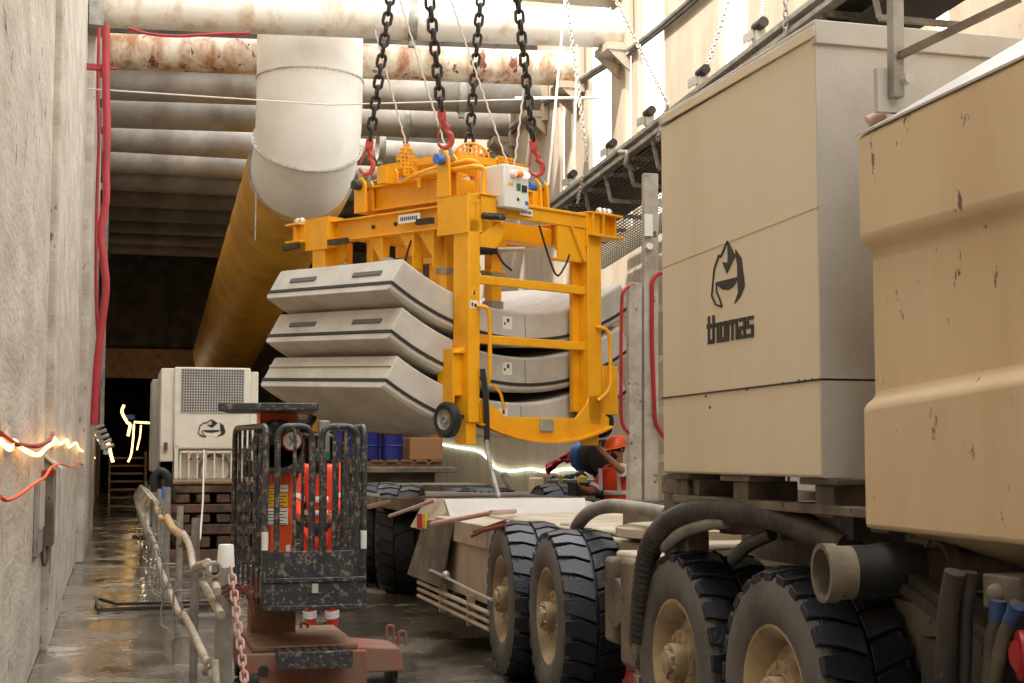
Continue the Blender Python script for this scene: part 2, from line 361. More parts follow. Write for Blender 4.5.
thin_chain((ay(563,-30,19), ay(588,165,18.2)), 'thin steel chain hanging left of the bright wall gap over the frame')
thin_chain((ay(611,-10,17), ax(668,105,6.2)), 'thin steel chain running slanted to the middle of the conveyor')
thin_chain((ay(733,-12,15), ax(706,70,6.2)), 'thin chain above the second roller block of the conveyor')
thin_chain((ay(763,-20,14), ax(762,22,6.2)), 'short thin chain above the upper conveyor roller')
thin_chain((ax(786,-8,6.1), ax(785,38,6.1)), 'short chain looped round the conveyor rail near the container top')
thin_chain((ax(668,105,6.1), ax(657,140,6.1)), 'short chain hanging below the conveyor rail above the beige container')
thin_chain((ax(583,176,6.1), ax(577,205,6.1)), 'short chain hanging below the far end of the conveyor rail')
m = MB(); m.tube([ay(565,0,19.5), ay(556,100,19.3), ay(548,185,19)], .02, 6); m.build('sling_rope', 'rope', cat='rope', label='pale rope hanging right of the four black chains')
m = MB(); m.tube([ay(577,45,19.5), ay(575,130,19.3), ay(573,170,19.2)], .016, 6); m.build('sling_rope', 'rope', cat='rope', label='pale rope between the frame and the bright wall gaps')
# cable along right wall
m = MB(); m.tube(smooth([ax(a, b, WR-.08) for a, b in ((470,165),(500,140),(528,112),(560,92),(592,72),(625,52),(655,30),(690,0),(730,-35))]), .045, 8)
m.build('power_cable', 'hoseg', cat='cable', label='thick grey cable sagging along the right wall above the conveyor')
m = MB(); m.tube(smooth([ax(a, b, WR-.08) for a, b in ((470,169),(500,145),(528,117),(560,96),(592,76),(625,56),(655,35),(690,6),(730,-30))]), .025, 8)
m.build('power_cable', 'hoseb', cat='cable', label='thin dark cable tied just under the thick grey wall cable')

# ------------------------------------------------------------------ conveyor
CA = ax(900, -64, 6.2); CB = ax(540, 212, 6.2)
cd = (CB-CA).normalized()
t = thing('belt_conveyor', 'grey inclined belt conveyor hung along the right wall by chains', 'conveyor', tuple(CB))
def cp(k, dx=0, dz=0): return CA.lerp(CB, k)+Vector((dx, 0, dz))
m = MB(); m.bar(cp(0), cp(1), .08, .05); m.bar(cp(0,.0,-.14), cp(1,.0,-.14), .12, .05); m.bar(cp(0,.04,-.07), cp(1,.04,-.07), .02, .14)
m.build('side_rail', 'steel', t)
m = MB(); m.bar(cp(0,.95), cp(1,.95), .06, .12); m.build('side_rail', 'steel', t)
m = MB(); m.bar(cp(0,.5,-.1), cp(1,.5,-.1), .8, .03); m.bar(cp(0,.5,-.32), cp(1,.5,-.32), .7, .03); m.build('belt', 'belt', t)
for k in range(12):
    kk = (k+.6)/12; m = MB(); m.bar(cp(kk,.02,-.15), cp(kk,.95,-.15), .06, .05); m.bar(cp(kk,.02,-.15), cp(kk,.1,-.5), .04, .04); m.bar(cp(kk,.1,-.5), cp(kk,.95,-.5), .05, .05); m.build('cross_member', 'steel', t)
for a, b in ((759,30),(702,76),(649,116),(611,148),(572,178)):
    c = ax(a, b, 6.22)+Vector((0,0,-.02)); m = MB(); m.cyl(c+Vector((-.02,0,.05))-cd*.16, c+Vector((-.02,0,.05))+cd*.03, .055, 14); r_ = m.build('roller', 'dk', t)
    m = MB(); m.box(c.x-.05, c.x+.05, c.y-.05, c.y+.06, c.z-.1, c.z+.05); m.bar(c+Vector((-.06,0,-.02)), c+Vector((-.06,0,0))+cd*.25, .015, .1); m.build('roller_bracket', 'alu', r_)
# mesh guard under the conveyor
m = MB(); NS = 30
for j in range(NS):
    x = j/(NS-1); off = Vector((.02+x*1.0, 0, -.24-.5*sin(x*pi/2)))
    m.tube([cp(.28)+off, cp(.6)+off, cp(1)+off+Vector((0,0,-.1*x))], .009, 4)
for k in range(80):
    kk = .28+.72*k/79; m.tube([cp(kk)+Vector((.02+x*1.0, 0, -.24-.5*sin(x*pi/2)-.1*x*max(0,(kk-.6)/.4))) for x in (0,.2,.4,.6,.8,1)], .006, 4)
m.build('mesh_guard', 'mesh', t)
m = MB(); a = ax(628,152,6.15); b = ax(625,165,6.15); m.tube(arcpts([ax(620,152,6.15), a, b, ax(640,170,6.4)], .05), .03, 8); m.build('hook_bracket', 'alu', t)
# steel mesh platform far upper right, over the container
t = thing('mesh_canopy', 'dark mesh canopy above the beige container at the top right', 'canopy', tuple(ay(900, 10, 7.6)))
m = MB()
A0 = ay(780,30,8.6); 
for k in range(46):
    x = 4.6+k*.07; m.tube([(x, 7.6, 3.75+(.0)), (x, 9.9, 4.55)], .006, 4)
for k in range(34):
    y = k/33; m.tube([(4.6, 7.6+2.3*y, 3.75+.8*y), (7.75, 7.6+2.3*y, 3.75+.8*y)], .006, 4)
m.build('mesh', 'mesh', t)
m = MB(); m.bar((4.55,7.6,3.75),(4.55,9.9,4.55),.06,.06); m.bar((4.55,9.9,4.55),(7.75,9.9,4.55),.06,.06); m.bar((4.55,7.6,3.75),(7.75,7.6,3.75),.06,.06); m.build('frame', 'dk', t)
for x in (4.55, 6.9):
    m = MB(); m.bar((x,7.6,0),(x,7.6,3.75),.06,.06); m.build('post', 'dk', t)

# ================================================================== LIFTING FRAME AND SEGMENTS
FO = Vector((3.339, 13.603, 0)); FR = radians(26.2)
def sh(p): return (p[0], p[1], p[2]+.042*p[1])
FM = Matrix.Translation(FO) @ Matrix.Rotation(FR, 4, 'Z')
fr = thing('lifting_gantry', 'yellow steel lifting frame hanging on four black chains around the stacked concrete segments', 'lifting frame', tuple(FO), FR)
def fb(): return MB(sh)
def fl(m, name, mat='yellow', parent=None, **k): return m.build(name, mat, parent or fr, world=False, **k)
# legs (near-left, near-right, far-left, far-right)
LX = 1.67; LYF = 2.5
def leg(x0, x1, y0, y1, zb=1.7, zt=3.95):
    m = fb(); m.box(x0, x1, y0, y1, zb+.22, zt); m.box(x0+.0, x1-.02, y0+.03, y1-.04, zb, zb+.22); return fl(m, 'leg', bevel=.008)
leg(0, .15, 0, .24); leg(LX, LX+.2, 0, .18); leg(-.02, .16, LYF, LYF+.24, 1.75, 3.95); leg(LX, LX+.2, LYF, LYF+.24)
m = fb(); m.box(LX-.09, LX, .14, .2, 2.05, 3.8); fl(m, 'leg_flange', bevel=.005)
# leg head plates
for n,(x,y0,y1,z0,z1) in enumerate(((-.02,0,.48,3.8,4.2),(-.04,2.42,2.86,3.8,4.17),(LX-.02,0,.5,3.82,4.2),(LX-.02,2.42,2.86,3.8,4.17))):
    m = fb(); m.box(x, x+.03, y0, y1, z0, z1); m.box(x+.03, x+.2, y0, y0+.02, z0+.02, z1-.02); m.box(x+.03, x+.2, y1-.02, y1, z0+.05, z1-.02); m.box(x, x+.22, y0, y1, z1-.02, z1)
    fl(m, 'head_plate', bevel=.004)
# I-beams along A (left side and right side)
def ibeam(m, p, q, w, h, t=.018):
    p = Vector(p); q = Vector(q); up = Vector((0,0,h/2-t/2)); m.bar(p+up, q+up, w, t); m.bar(p-up, q-up, w, t); m.bar(p, q, t, h-t)
for x in (.09, LX+.09):
    m = fb(); ibeam(m, (x, -.0, 4.0), (x, 3.0, 4.0), .16, .24); fl(m, 'side_beam', bevel=.003)
# B beam front and rear (box)
m = fb(); m.box(.1, LX+.02, .02, .12, 4.02, 4.17); m.box(.1, LX, .0, .02, 4.15, 4.18); fl(m, 'cross_beam', bevel=.006)
m = fb(); m.box(.1, LX, 2.6, 2.7, 4.0, 4.16); fl(m, 'cross_beam', bevel=.006)
# stub beams sticking out
m = fb(); 
m.box(LX, LX+.52, .08, .1, 3.98, 4.2); m.box(LX, LX+.5, -.05, .3, 4.19, 4.21); m.box(LX, LX+.52, -.05, .3, 3.95, 3.975); m.box(LX+.03, LX+.05, -.05, .3, 3.97, 4.2); m.box(LX+.2, LX+.22, -.04,.3,3.97,4.2); m.box(LX+.42, LX+.44, 0, .3, 3.97, 4.2)
fl(m, 'end_box', bevel=.004)
m = fb(); m.box(-.12, .1, 2.86, 3.16, 4.1, 4.125); m.box(-.12, .1, 2.86, 3.16, 3.9, 3.925); m.box(-.05, -.03, 2.86, 3.1, 3.92, 4.1); m.box(-.1,.08, 2.98,3.0,3.92,4.1)
fl(m, 'end_box', bevel=.004)
m = fb(); m.box(.15, .34, -.02, .1, 4.0, 4.2); m.box(.13, .36, -.04, .12, 4.2, 4.22); fl(m, 'end_box', bevel=.004)
for p in ((LX+.3,.1,4.24),(LX+.38,.1,4.24),(-.08,3.06,4.15),(LX+.35,.1,4.24)):
    pass
for q in ((LX+.28,.1,4.25),(LX+.35,.1,4.25),(LX+.42,.1,4.25),(-.04,3.02,4.15),(-.04,2.93,4.15)):
    m = fb(); m.sphere(q, .045, seg=10); fl(m, 'limit_switch', 'alu')
# upper spreader beams
m = fb(); m.box(.22, .3, .45, 2.12, 4.2, 4.46); m.box(.16, .36, .45, 2.12, 4.455, 4.48); m.box(.16,.36,.45,2.12,4.2,4.22); m.box(.12,.4,2.1,2.13,4.2,4.48); fl(m, 'spreader_beam', bevel=.004)
m = fb(); m.box(1.28, 1.36, .45, 2.3, 4.2, 4.42); m.box(1.3,1.66,1.95,2.05,4.2,4.3); m.box(1.22, 1.42, .45, 2.3, 4.41, 4.43); fl(m, 'spreader_beam', bevel=.004)
m = fb(); m.box(.3, 1.3, .5, .6, 4.22, 4.44); fl(m, 'spreader_beam', bevel=.004)
m = fb(); m.box(.3, 1.3, 2.2, 2.3, 4.22, 4.44); fl(m, 'spreader_beam', bevel=.004)
# lugs: chains attach here
LUG = [(.12, .5, 4.62), (.12, 1.95, 4.5), (1.62, 2.0, 4.55), (1.4, .5, 4.5)]
for i, (x, y, z) in enumerate(LUG):
    m = fb(); m.prism([(x-.05, y-.11, 4.18), (x-.05, y+.11, 4.18), (x-.05, y+.09, z), (x-.05, y-.01, z+.08), (x-.05, y-.09, z)], (.03,0,0))
    m.prism([(x+.05, y-.11, 4.18), (x+.05, y+.11, 4.18), (x+.05, y+.09, z), (x+.05, y-.01, z+.08), (x+.05, y-.09, z)], (.03,0,0))
    lug = fl(m, 'lifting_lug', bevel=.003)
    m = fb(); m.cyl((x-.12, y, z-.02), (x+.13, y, z-.02), .035, 14); m.cyl((x-.14, y, z-.02), (x-.06, y, z-.02), .055, 14)
    fl(m, 'pin', 'bluel' if i in (0, 3) else 'dk', lug, label='blue pin head' if i in (0,3) else None)
m = fb(); m.tube(arcpts([(.2,1.55,4.46),(.2,1.55,4.62),(.2,1.45,4.62),(.2,1.45,4.46)],.05), .02, 8); fl(m, 'lifting_eye')
# tubular guard loop and mesh trays at the top
m = fb(); m.tube(arcpts([(.12,.95,4.36),(.12,.95,4.5),(.16,.1,4.5),(.25,.06,4.5),(.25,.06,4.2)],.1), .03, 10); fl(m, 'guard_loop')
m = fb(); m.tube(arcpts([(.12,1.2,4.46),(.1,1.0,4.5),(.14,.65,4.55),(.2,.2,4.58),(.28,.2,4.56),(.28,.2,4.2)],.1), .028, 10); fl(m, 'guard_loop')
def perf(m, poly, step=.055, r=.018, th=.004, plane='xz', at=0):
    """perforated plate made of a lattice of bars clipped to a circle/poly function"""
    (x0, x1, z0, z1), inside = poly
    x = x0
    n1 = int((x1-x0)/step)
    for i in range(n1+1):
        xx = x0+i*step; zs = [z0+k*.02 for k in range(int((z1-z0)/.02)+1) if inside(xx, z0+k*.02)]
        if len(zs) > 1: m.bar(at(xx, zs[0]), at(xx, zs[-1]), .024, .012)
    for i in range(int((z1-z0)/step)+1):
        zz = z0+i*step; xs = [x0+k*.02 for k in range(int((x1-x0)/.02)+1) if inside(x0+k*.02, zz)]
        if len(xs) > 1: m.bar(at(xs[0], zz), at(xs[-1], zz), .024, .012)
m = fb(); perf(m, ((-.2,.2,-.02,.2), lambda x, z: x*x+z*z < .2*.2), at=lambda x, z: (.75+x*.9, .85-x*.5, 4.72+z)); m.tube([(.75+.2*cos(a)*.9,.85-.2*cos(a)*.5,4.72+.2*sin(a)) for a in [pi*k/12 for k in range(13)]], .012, 6); fl(m, 'mesh_guard')
m = fb(); perf(m, ((0,1.0,0,1.3), lambda x, y: True), step=.06, at=lambda x, y: (.35+x, .65+y, 4.72)); m.box(.33,1.36,.62,.65,4.66,4.74); m.box(.33,1.36,1.95,1.98,4.66,4.74); m.box(.33,.36,.62,1.98,4.66,4.74); fl(m, 'mesh_guard')
for x,y in ((.36,.65),(.36,1.95),(1.3,.65),(1.3,1.95),(.36,1.3)):
    m = fb(); m.box(x-.03,x+.03,y-.03,y+.03,4.4,4.7); fl(m, 'tray_post')
m = fb(); perf(m, ((-.1,.1,-.14,.2), lambda x, z: abs(x)+abs(z-.03)*.6 < .13), step=.04, at=lambda x, z: (.1+x, 1.15-x*.3, 4.66+z)); m.bar((0,1.18,4.66),(.1,1.15,4.86),.012,.012); m.bar((.2,1.12,4.66),(.1,1.15,4.86),.012,.012); fl(m, 'sling_guard')
m = fb(); perf(m, ((-.13,.13,-.02,.14), lambda x, z: abs(x) < .1+z*.2), step=.035, at=lambda x, z: (1.02+x, .6, 4.64+z)); fl(m, 'sling_guard')
m = fb(); m.box(-.03,.1,1.35,1.5,4.44,4.62); fl(m, 'strobe_bracket')
# control box
m = fb(); m.box(.38, .72, -.1, .32, 4.1, 4.54); cb = fl(m, 'control_box', 'white', bevel=.012, label='pale grey switch box with three round lamps')
for x, mm in ((.49,'lampr'),(.57,'lampo'),(.66,'lampw')):
    m = fb(); m.lathe([(.03,0),(.034,.03),(.03,.055),(.012,.062)], (x,-.1,4.45), (0,-1,0), 16); fl(m, 'lamp', mm, cb)
m = fb(); m.box(.55,.6,-.108,-.1,4.29,4.36); fl(m, 'button_panel', 'green', cb)
m = fb(); m.box(.62,.69,-.108,-.1,4.28,4.35); m.box(.555,.58,-.108,-.1,4.18,4.21); fl(m, 'display', 'ink', cb)
m = fb(); m.cyl((.685,-.1,4.17),(.685,-.107,4.17),.022,14); fl(m, 'round_sticker', 'bluel', cb)
m = fb(); m.box(.44,.5,-.106,-.1,4.33,4.36); fl(m, 'warning_label', 'labely', cb)
# crossbars
for z0 in (3.31, 2.71):
    m = fb(); m.box(.14, LX+.03, .05, .11, z0, z0+.09); fl(m, 'crossbar', bevel=.008)
    m = fb(); m.box(.14, LX+.03, 2.62, 2.68, z0, z0+.09); fl(m, 'crossbar', bevel=.008)
# lower curved beam
pts = []
for k in range(17):
    x = .16+(1.98-.16)*k/16; u_ = (x-1.07)/.91; pts.append((x, .0, 1.735+.17*u_*u_))
top = [(1.98,0,2.0),(1.86,0,2.06),(1.84,0,2.26),(1.68,0,2.22),(1.64,0,2.13),(1.48,0,1.985),(.5,0,1.985),(.34,0,2.08),(.2,0,2.16),(.16,0,2.1)]
m = fb(); m.prism([Vector(p)+Vector((0,.0,0)) for p in pts+top], (0,.03,0)); fl(m, 'curved_beam', bevel=.004)
m = fb()
A = [Vector(p) for p in pts]
for a, b in zip(A, A[1:]): m.bar(a+Vector((0,-.02,0)), b+Vector((0,-.02,0)), .1, .02)
fl(m, 'beam_flange')
m = fb(); m.box(.95,1.14,-.025,0,1.84,1.97); fl(m, 'grey_plate', 'steel', bevel=.01, label='small grey plate')
m = fb(); m.prism([Vector(p)+Vector((0,2.66,0)) for p in pts+top], (0,.03,0)); fl(m, 'curved_beam', bevel=.004)
# side boxes and handles
m = fb(); m.box(1.9, 2.14, .02, .3, 2.03, 2.56); fl(m, 'side_box', bevel=.008)
m = fb(); m.box(-.1, .0, .1, .3, 2.18, 2.6); m.prism([(-.12,.05,2.6),(0,.05,2.6),(0,.05,2.66),(-.12,.05,2.6)][:3],(0,.25,0)); m.box(-.12,-.09,.1,.34,2.1,2.64); fl(m, 'side_box', bevel=.004)
m = fb(); m.tube(arcpts([(.1,-.005,3.08),(.2,-.07,3.07),(.22,-.07,2.9),(.22,-.07,2.35),(.2,-.02,2.3)],.08), .022, 8); fl(m, 'grab_handle')
m = fb(); m.tube(arcpts([(1.78,-.01,2.97),(1.9,-.07,2.95),(1.93,-.07,2.8),(1.93,-.07,2.3),(1.8,-.01,2.18)],.1), .022, 8); fl(m, 'grab_handle')
m = fb(); m.tube(arcpts([(.35,.03,2.3),(.45,.03,2.22),(.5,.03,2.05)],.04), .015, 6); fl(m, 'grab_handle')
# gussets and brackets under beams
for (x,y) in ((.09,.62),(.09,.95),(.09,1.5)):
    m = fb(); m.prism([(x-.01,y,3.88),(x-.01,y+.3,3.88),(x-.01,y,3.55)], (.015,0,0)); m.box(x-.05,x+.05,y-.01,y+.01,3.5,3.88); fl(m, 'gusset')
m = fb(); m.prism([(LX-.42,.03,4.02),(LX,.03,4.02),(LX,.03,3.66),(LX-.12,.03,3.66),(LX-.42,.03,3.66)], (0,.02,0)); m.box(LX-.44,LX-.0,.03,.16,3.65,3.67); m.prism([(LX-.25,.0,4.02),(LX-.22,.0,4.02),(LX-.02,.0,3.72),(LX-.02,.0,3.66),(LX-.06,.0,3.66)], (0,.03,0)); fl(m, 'gusset', bevel=.003)
m = fb(); m.prism([(.15,.0,3.8),(.4,.0,3.95),(.45,.0,3.8),(.36,.0,3.68),(.15,.0,3.68)], (0,.025,0)); fl(m, 'gusset')
m = fb(); m.prism([(0.12,2.28,3.9),(0.12,2.5,3.9),(0.12,2.5,3.6),(0.12,2.4,3.6),(0.12,2.28,3.75)], (.03,0,0)); m.box(.16,.34,2.46,2.5,3.66,3.9); fl(m, 'gusset')
# inner clamp columns pressing on the top segment
for i, (x, y, z) in enumerate(((.85,.6,3.1),(.25,.62,3.1),(.25,1.9,3.1),(.85,1.95,3.1))):
    m = fb(); m.box(x-.07, x+.07, y-.05, y+.07, z+.1, 4.1); m.box(x-.11,x+.11,y-.08,y+.1,3.5,3.53) if i == 0 else None
    cl = fl(m, 'clamp_column', bevel=.006)
    m = fb(); m.box(x-.08, x+.08, y-.07, y+.09, z+.02, z+.1); fl(m, 'clamp_pad', 'steel', cl)
    m = fb(); m.box(x-.09,x+.09,y-.08,y+.1,3.44,3.5); fl(m, 'clamp_collar', 'steel', cl)
m = fb(); m.box(.1, 1.65, .55, .75, 3.86, 4.06); fl(m, 'clamp_carriage', bevel=.006)
m = fb(); m.box(.1, 1.65, 1.85, 2.0, 3.86, 4.06); fl(m, 'clamp_carriage', bevel=.006)
m = fb(); m.box(.75, .95, .5, 2.2, 3.75, 3.95); fl(m, 'clamp_carriage', bevel=.006)
m = fb(); m.cyl((.2,.4,3.66),(.7,.4,3.72),.045,12); fl(m, 'cylinder', 'dk')
m = fb(); m.cyl((.7,.4,3.72),(1.1,.4,3.77),.028,12); fl(m, 'piston_rod', 'alu')
m = fb(); m.cyl((.3,.75,3.35),(.75,.75,3.58),.05,12); m.cyl((.2,.75,3.3),(.3,.75,3.35),.03,12); fl(m, 'cylinder', 'steel')
m = fb(); m.bar((-.06,.5,3.96),(-.06,.75,3.96),.05,.06); fl(m, 'cylinder', 'dk'); m = fb(); m.cyl((.16,-.02,3.99),(.42,-.05,4.0),.035,10); fl(m, 'cylinder', 'dk')
m = fb(); m.bar((-.06,2.0,3.86),(-.06,2.35,3.86),.05,.06); fl(m, 'cylinder', 'dk'); m = fb(); m.bar((-.1,2.9,3.86),(-.1,3.2,3.84),.05,.05); fl(m, 'cylinder', 'dk')
m = fb(); m.cyl((.06,1.9,3.45),(.1,2.3,3.62),.04,10); fl(m, 'cylinder', 'steel'); m = fb(); m.cyl((.06,1.2,3.55),(.12,1.6,3.65),.045,10); fl(m, 'cylinder', 'steel')
for pts_ in ([(1.0,.05,3.99),(1.15,.03,3.6),(1.25,.03,3.48),(1.36,.03,3.6),(1.42,.03,3.72)], [(.3,.3,3.7),(.35,.2,3.85),(.5,.2,3.75),(.55,.3,3.65)], [(.05,1.0,3.8),(.0,1.1,3.5),(.05,1.4,3.45),(.1,1.6,3.7)], [(.5,.3,3.9),(.6,.2,3.6),(.75,.2,3.5)]):
    m = fb(); m.tube(smooth(pts_), .012, 6); fl(m, 'hydraulic_hose', 'black')
m = fb()
for k in range(8): m.tube(smooth([(.2+k*.05,1.6+.1*sin(k),4.5),(.24+k*.03,1.8,4.56+.02*(k%3)),(.2+k*.05,2.05,4.5)]), .014, 6)
fl(m, 'hydraulic_hose', 'alu')
# labels on the frame
m = fb(); m.box(-.012,-.005,.78,1.14,3.98,4.07); pl_ = fl(m, 'name_plate', 'white', label='white lettered strip')
m = fb()
for k in range(9): m.box(-.014,-.012,.82+k*.033,.84+k*.033,4.005,4.045)
fl(m, 'plate_letters', 'ink', pl_)
m = fb(); m.box(.68,.86,-.004,.001,4.06,4.13); pl_ = fl(m, 'name_plate', 'white', label='white lettered strip')
m = fb()
for k in range(8): m.box(.7+k*.018,.711+k*.018,-.006,-.004,4.08,4.11)
fl(m, 'plate_letters', 'ink', pl_)
m = fb(); m.box(.02,.12,-.004,.001,3.05,3.13); pl_ = fl(m, 'data_plate', 'white', label='small white sticker')
m = fb(); m.prism([(.02,-.004,3.17),(.12,-.004,3.17),(.07,-.004,3.28)], (0,.005,0)); fl(m, 'warning_triangle', 'labely', label='yellow warning triangle')
m = fb(); m.prism([(.055,-.007,3.19),(.085,-.007,3.19),(.07,-.007,3.24)], (0,.004,0)); m.box(.035,.055,-.006,-.004,3.07,3.11); m.box(.07,.1,-.006,-.004,3.065,3.1); fl(m, 'sticker_print', 'ink')
for y in (1.7,.95,1.3):
    m = fb(); m.cyl((.06,y,4.0),(.078,y,4.0),.022,10); fl(m, 'bolt_hole', 'ink')
# pneumatic wheels
def smallwheel(c, axx):
    m = fb(); m.lathe([(.1,-.045),(.15,-.05),(.175,-.03),(.178,0),(.175,.03),(.15,.05),(.1,.045)], c, axx, 32, closed=True)
    wv = fl(m, 'wheel', 'tyre'); m = fb(); m.lathe([(.02,-.05),(.04,-.05),(.05,-.02),(.085,-.02),(.1,-.048),(.104,-.04),(.104,.04),(.06,.03),(.02,.05)], c, axx, 24); fl(m, 'wheel_rim', 'steel', wv); return wv
smallwheel((-.2,.08,1.94), (1,0,0)); smallwheel((2.15,.3,1.95), (1,0,0)); smallwheel((-.2,2.55,1.98), (1,0,0))
m = fb(); m.bar((-.25,.08,1.94),(.05,.08,1.98),.04,.04); fl(m, 'wheel_axle', 'dk'); m = fb(); m.bar((2.3,.3,1.95),(1.8,.3,2.0),.04,.04); fl(m, 'wheel_axle', 'dk'); m = fb(); m.bar((-.25,2.55,1.98),(.05,2.55,2.0),.04,.04); fl(m, 'wheel_axle', 'dk')
# cable hanging down from the frame
m = MB(); P = [FM @ Vector(p) for p in ((.2,-.03,2.3),(.21,-.05,2.0),(.2,-.05,1.75))]; P += [ay(488,455,13.3), ay(493,475,13.2), ay(499,497,13.0)]
m.tube(smooth(P), .022, 8); m.build('supply_cable', 'steel', cat='cable', label='grey cable drooping from the yellow frame leg to the flatbed')
m = MB(); P = [FM @ Vector(p) for p in ((.15,-.04,2.45),(.17,-.06,2.2),(.19,-.06,1.9),(.2,-.05,1.72))]
m.tube(smooth(P), .03, 8); m.build('supply_cable', 'black', cat='cable', label='black cable bundle taped down the near leg of the yellow frame')

# concrete segments
RI = 2.96; AL = radians(30.9); TH = .37
def segment(i, lab):
    off = (.02, .02, -.04)[i]; zt = 3.5-.475*i; cx = .885+off; czz = zt+RI*cos(AL); y0, y1 = .25, 2.46
    t = thing('tunnel_segment', lab, 'concrete segment', tuple(FO), FR, 'stacked tunnel lining segments')
    def P(r, a, y): return Vector((cx+r*sin(a), y, czz-r*cos(a)))
    N = 28; m = MB(sh)
    prof = [(RI+.02, y0), (RI, y0+.02), (RI, y1-.02), (RI+.02, y1), (RI+TH-.03, y1), (RI+TH, y1-.03), (RI+TH, y0+.03), (RI+TH-.03, y0)]
    rings = []
    for k in range(N+1):
        a = -AL+2*AL*k/N; rings.append([m.v(P(r, a, y)) for r, y in prof])
    for A, B in zip(rings, rings[1:]):
        for k in range(8): m.face([A[k], A[(k+1)%8], B[(k+1)%8], B[k]])
    m.face(rings[0][::-1]); m.face(rings[-1])
    m.build('segment_body', 'conc', t, world=False, bevel=.008)
    m = MB(sh)   # gasket groove ring round the four joint faces
    rg = RI+TH-.085; da = .002
    path = [P(rg, -AL+2*AL*k/N, y0-.003) for k in range(N+1)]
    for a, b in zip(path, path[1:]): m.bar(a, b, .014, .032)
    path = [P(rg, -AL+2*AL*k/N, y1+.003) for k in range(N+1)]
    for a, b in zip(path, path[1:]): m.bar(a, b, .014, .032)
    for s_ in (-1, 1):
        nrm = P(rg, s_*(AL+.003), 0); n2 = P(rg+.1, s_*(AL+.003), 0); up = (n2-nrm)
        m.bar(P(rg, s_*(AL+.001), y0), P(rg, s_*(AL+.001), y1), .014, .034, up=up)
    m.build('gasket', 'gasket', t, world=False, smooth=False)
    for s_ in (-1, 1):
        if i < 2:
            for ya, yb in ((.5, .98), (1.65, 2.13)):
                mm = MB(sh); up = P(RI+.3, s_*AL, 0)-P(RI, s_*AL, 0); r0 = RI+TH*.42
                mm.bar(P(r0, s_*(AL+.0015), ya), P(r0, s_*(AL+.0015), yb), .016, .05, up=up); mm.build('bolt_pocket', 'slot', t, world=False)
        else:
            mm = MB(sh); up = P(RI+.3, s_*AL, 0)-P(RI, s_*AL, 0); mm.bar(P(RI+.12, s_*(AL+.002), y0+.02), P(RI+.12, s_*(AL+.002), y1-.02), .03, .02, up=up); mm.build('joint_ledge', 'conc', t, world=False)
    for a in (.075, ):
        mm = MB(sh); mm.box(cx-.24, cx-.11, y0-.006, y0, zt-.42-.19, zt-.42-.06); st = mm.build('paper_label', 'white', t, world=False, label='white paper tag')
        mm = MB(sh); mm.box(cx-.22,cx-.2,y0-.008,y0-.006,zt-.57,zt-.54); mm.box(cx-.18,cx-.15,y0-.008,y0-.006,zt-.54,zt-.5); mm.build('label_print', 'ink', st, world=False)
    mm = MB(sh); a = .025; mm.bar(P(RI+.03,a,y0-.001), P(RI+TH-.1,a,y0-.001), .004, .006); mm.build('casting_seam', 'slot', t, world=False)
    mm = MB(sh); q = P(RI+.17, .31, y0-.002); mm.cyl(q, q+Vector((0,-.004,0)), .04, 16); mm.build('dowel_hole', 'gasket', t, world=False)
    return t
segment(0, 'pale curved concrete segment on top of the stack inside the yellow frame')
segment(1, 'pale curved concrete segment in the middle of the hanging stack')
segment(2, 'pale curved concrete segment at the bottom of the hanging stack')
# thin timber spacers between segments
for i, xx in ((0,-.35),(0,1.9),(1,-.4),(1,1.85)):
    off = (.02, .02, -.04)[i]; zt = 3.5-.475*i; cx = .885+off; a = asin((xx-cx)/(RI+TH)); zc = zt+RI*cos(AL)-(RI+TH)*cos(a)
    m = MB(sh); m.box(xx-.06, xx+.06, .5, 2.4, zc-.13, zc-.02)
    o = m.build('timber_spacer', 'dwood', None); o.location = FO; o.rotation_euler = (0,0,FR); o['label'] = 'dark timber batten wedged between two of the stacked concrete segments'; o['category'] = 'timber'; o['group'] = 'segment spacers'

# chains with hooks
CH = [((.12,.5,4.62),(429,-6),'black lifting chain and red hook at the near corner, second from left'), ((.12,1.95,4.5),(391,-6),'black lifting chain and red hook furthest left, before the white duct'),
      ((1.62,2.0,4.55),(481,-6),'black lifting chain and red hook third from left, behind the mesh guard'), ((1.4,.5,4.5),(517,-6),'black lifting chain and red hook furthest right, beside the control box')]
for i, (lp, px, lab) in enumerate(CH):
    b = FM @ Vector(sh(lp)); d = ray(*px); tt = (b-Vector((0,0,H))).length; tp = Vector((0,0,H))+d.normalized()*(tt*1.02)
    top = b+(tp-b)*1.15
    dr = (top-b).normalized(); s = dr.cross(Vector((F_.x,F_.y,0))).normalized()
    t = thing('lifting_chain', lab, 'chain', tuple(b), 0, 'lifting chains')
    h0 = b+dr*.12; 
    m = MB(); chainmesh(m, b+dr*.5, top, .15, .019, 8, 12); m.build('chain_links', 'chain', t)
    m = MB(); # shackle
    m.tube(arcpts([b-s*.0+dr*(-.03)+s*.05, b+s*.06+dr*.08, b+dr*.14, b-s*.06+dr*.08, b-s*.05-dr*.03], .06), .02, 8); m.build('shackle', 'steel', t)
    m = MB(); pts = []
    for k in range(13):
        a = radians(-20-k*19); pts.append(h0+dr*.08+(s*cos(a)*.075+dr*sin(a)*.085))
    pts += [h0+dr*.2-s*.045, h0+dr*.25-s*.015, h0+dr*.33]
    rr = [.014+.016*min(1, k/5) for k in range(len(pts))]; m.tube(pts, 1, 10, radii=rr)
    m.bar(h0+dr*.27, h0+dr*.38, .085, .06, up=F_); m.bar(h0+dr*.1+s*.07, h0+dr*.28+s*.02, .022, .03, up=F_)
    m.build('safety_hook', 'hook', t, bevel=.005)
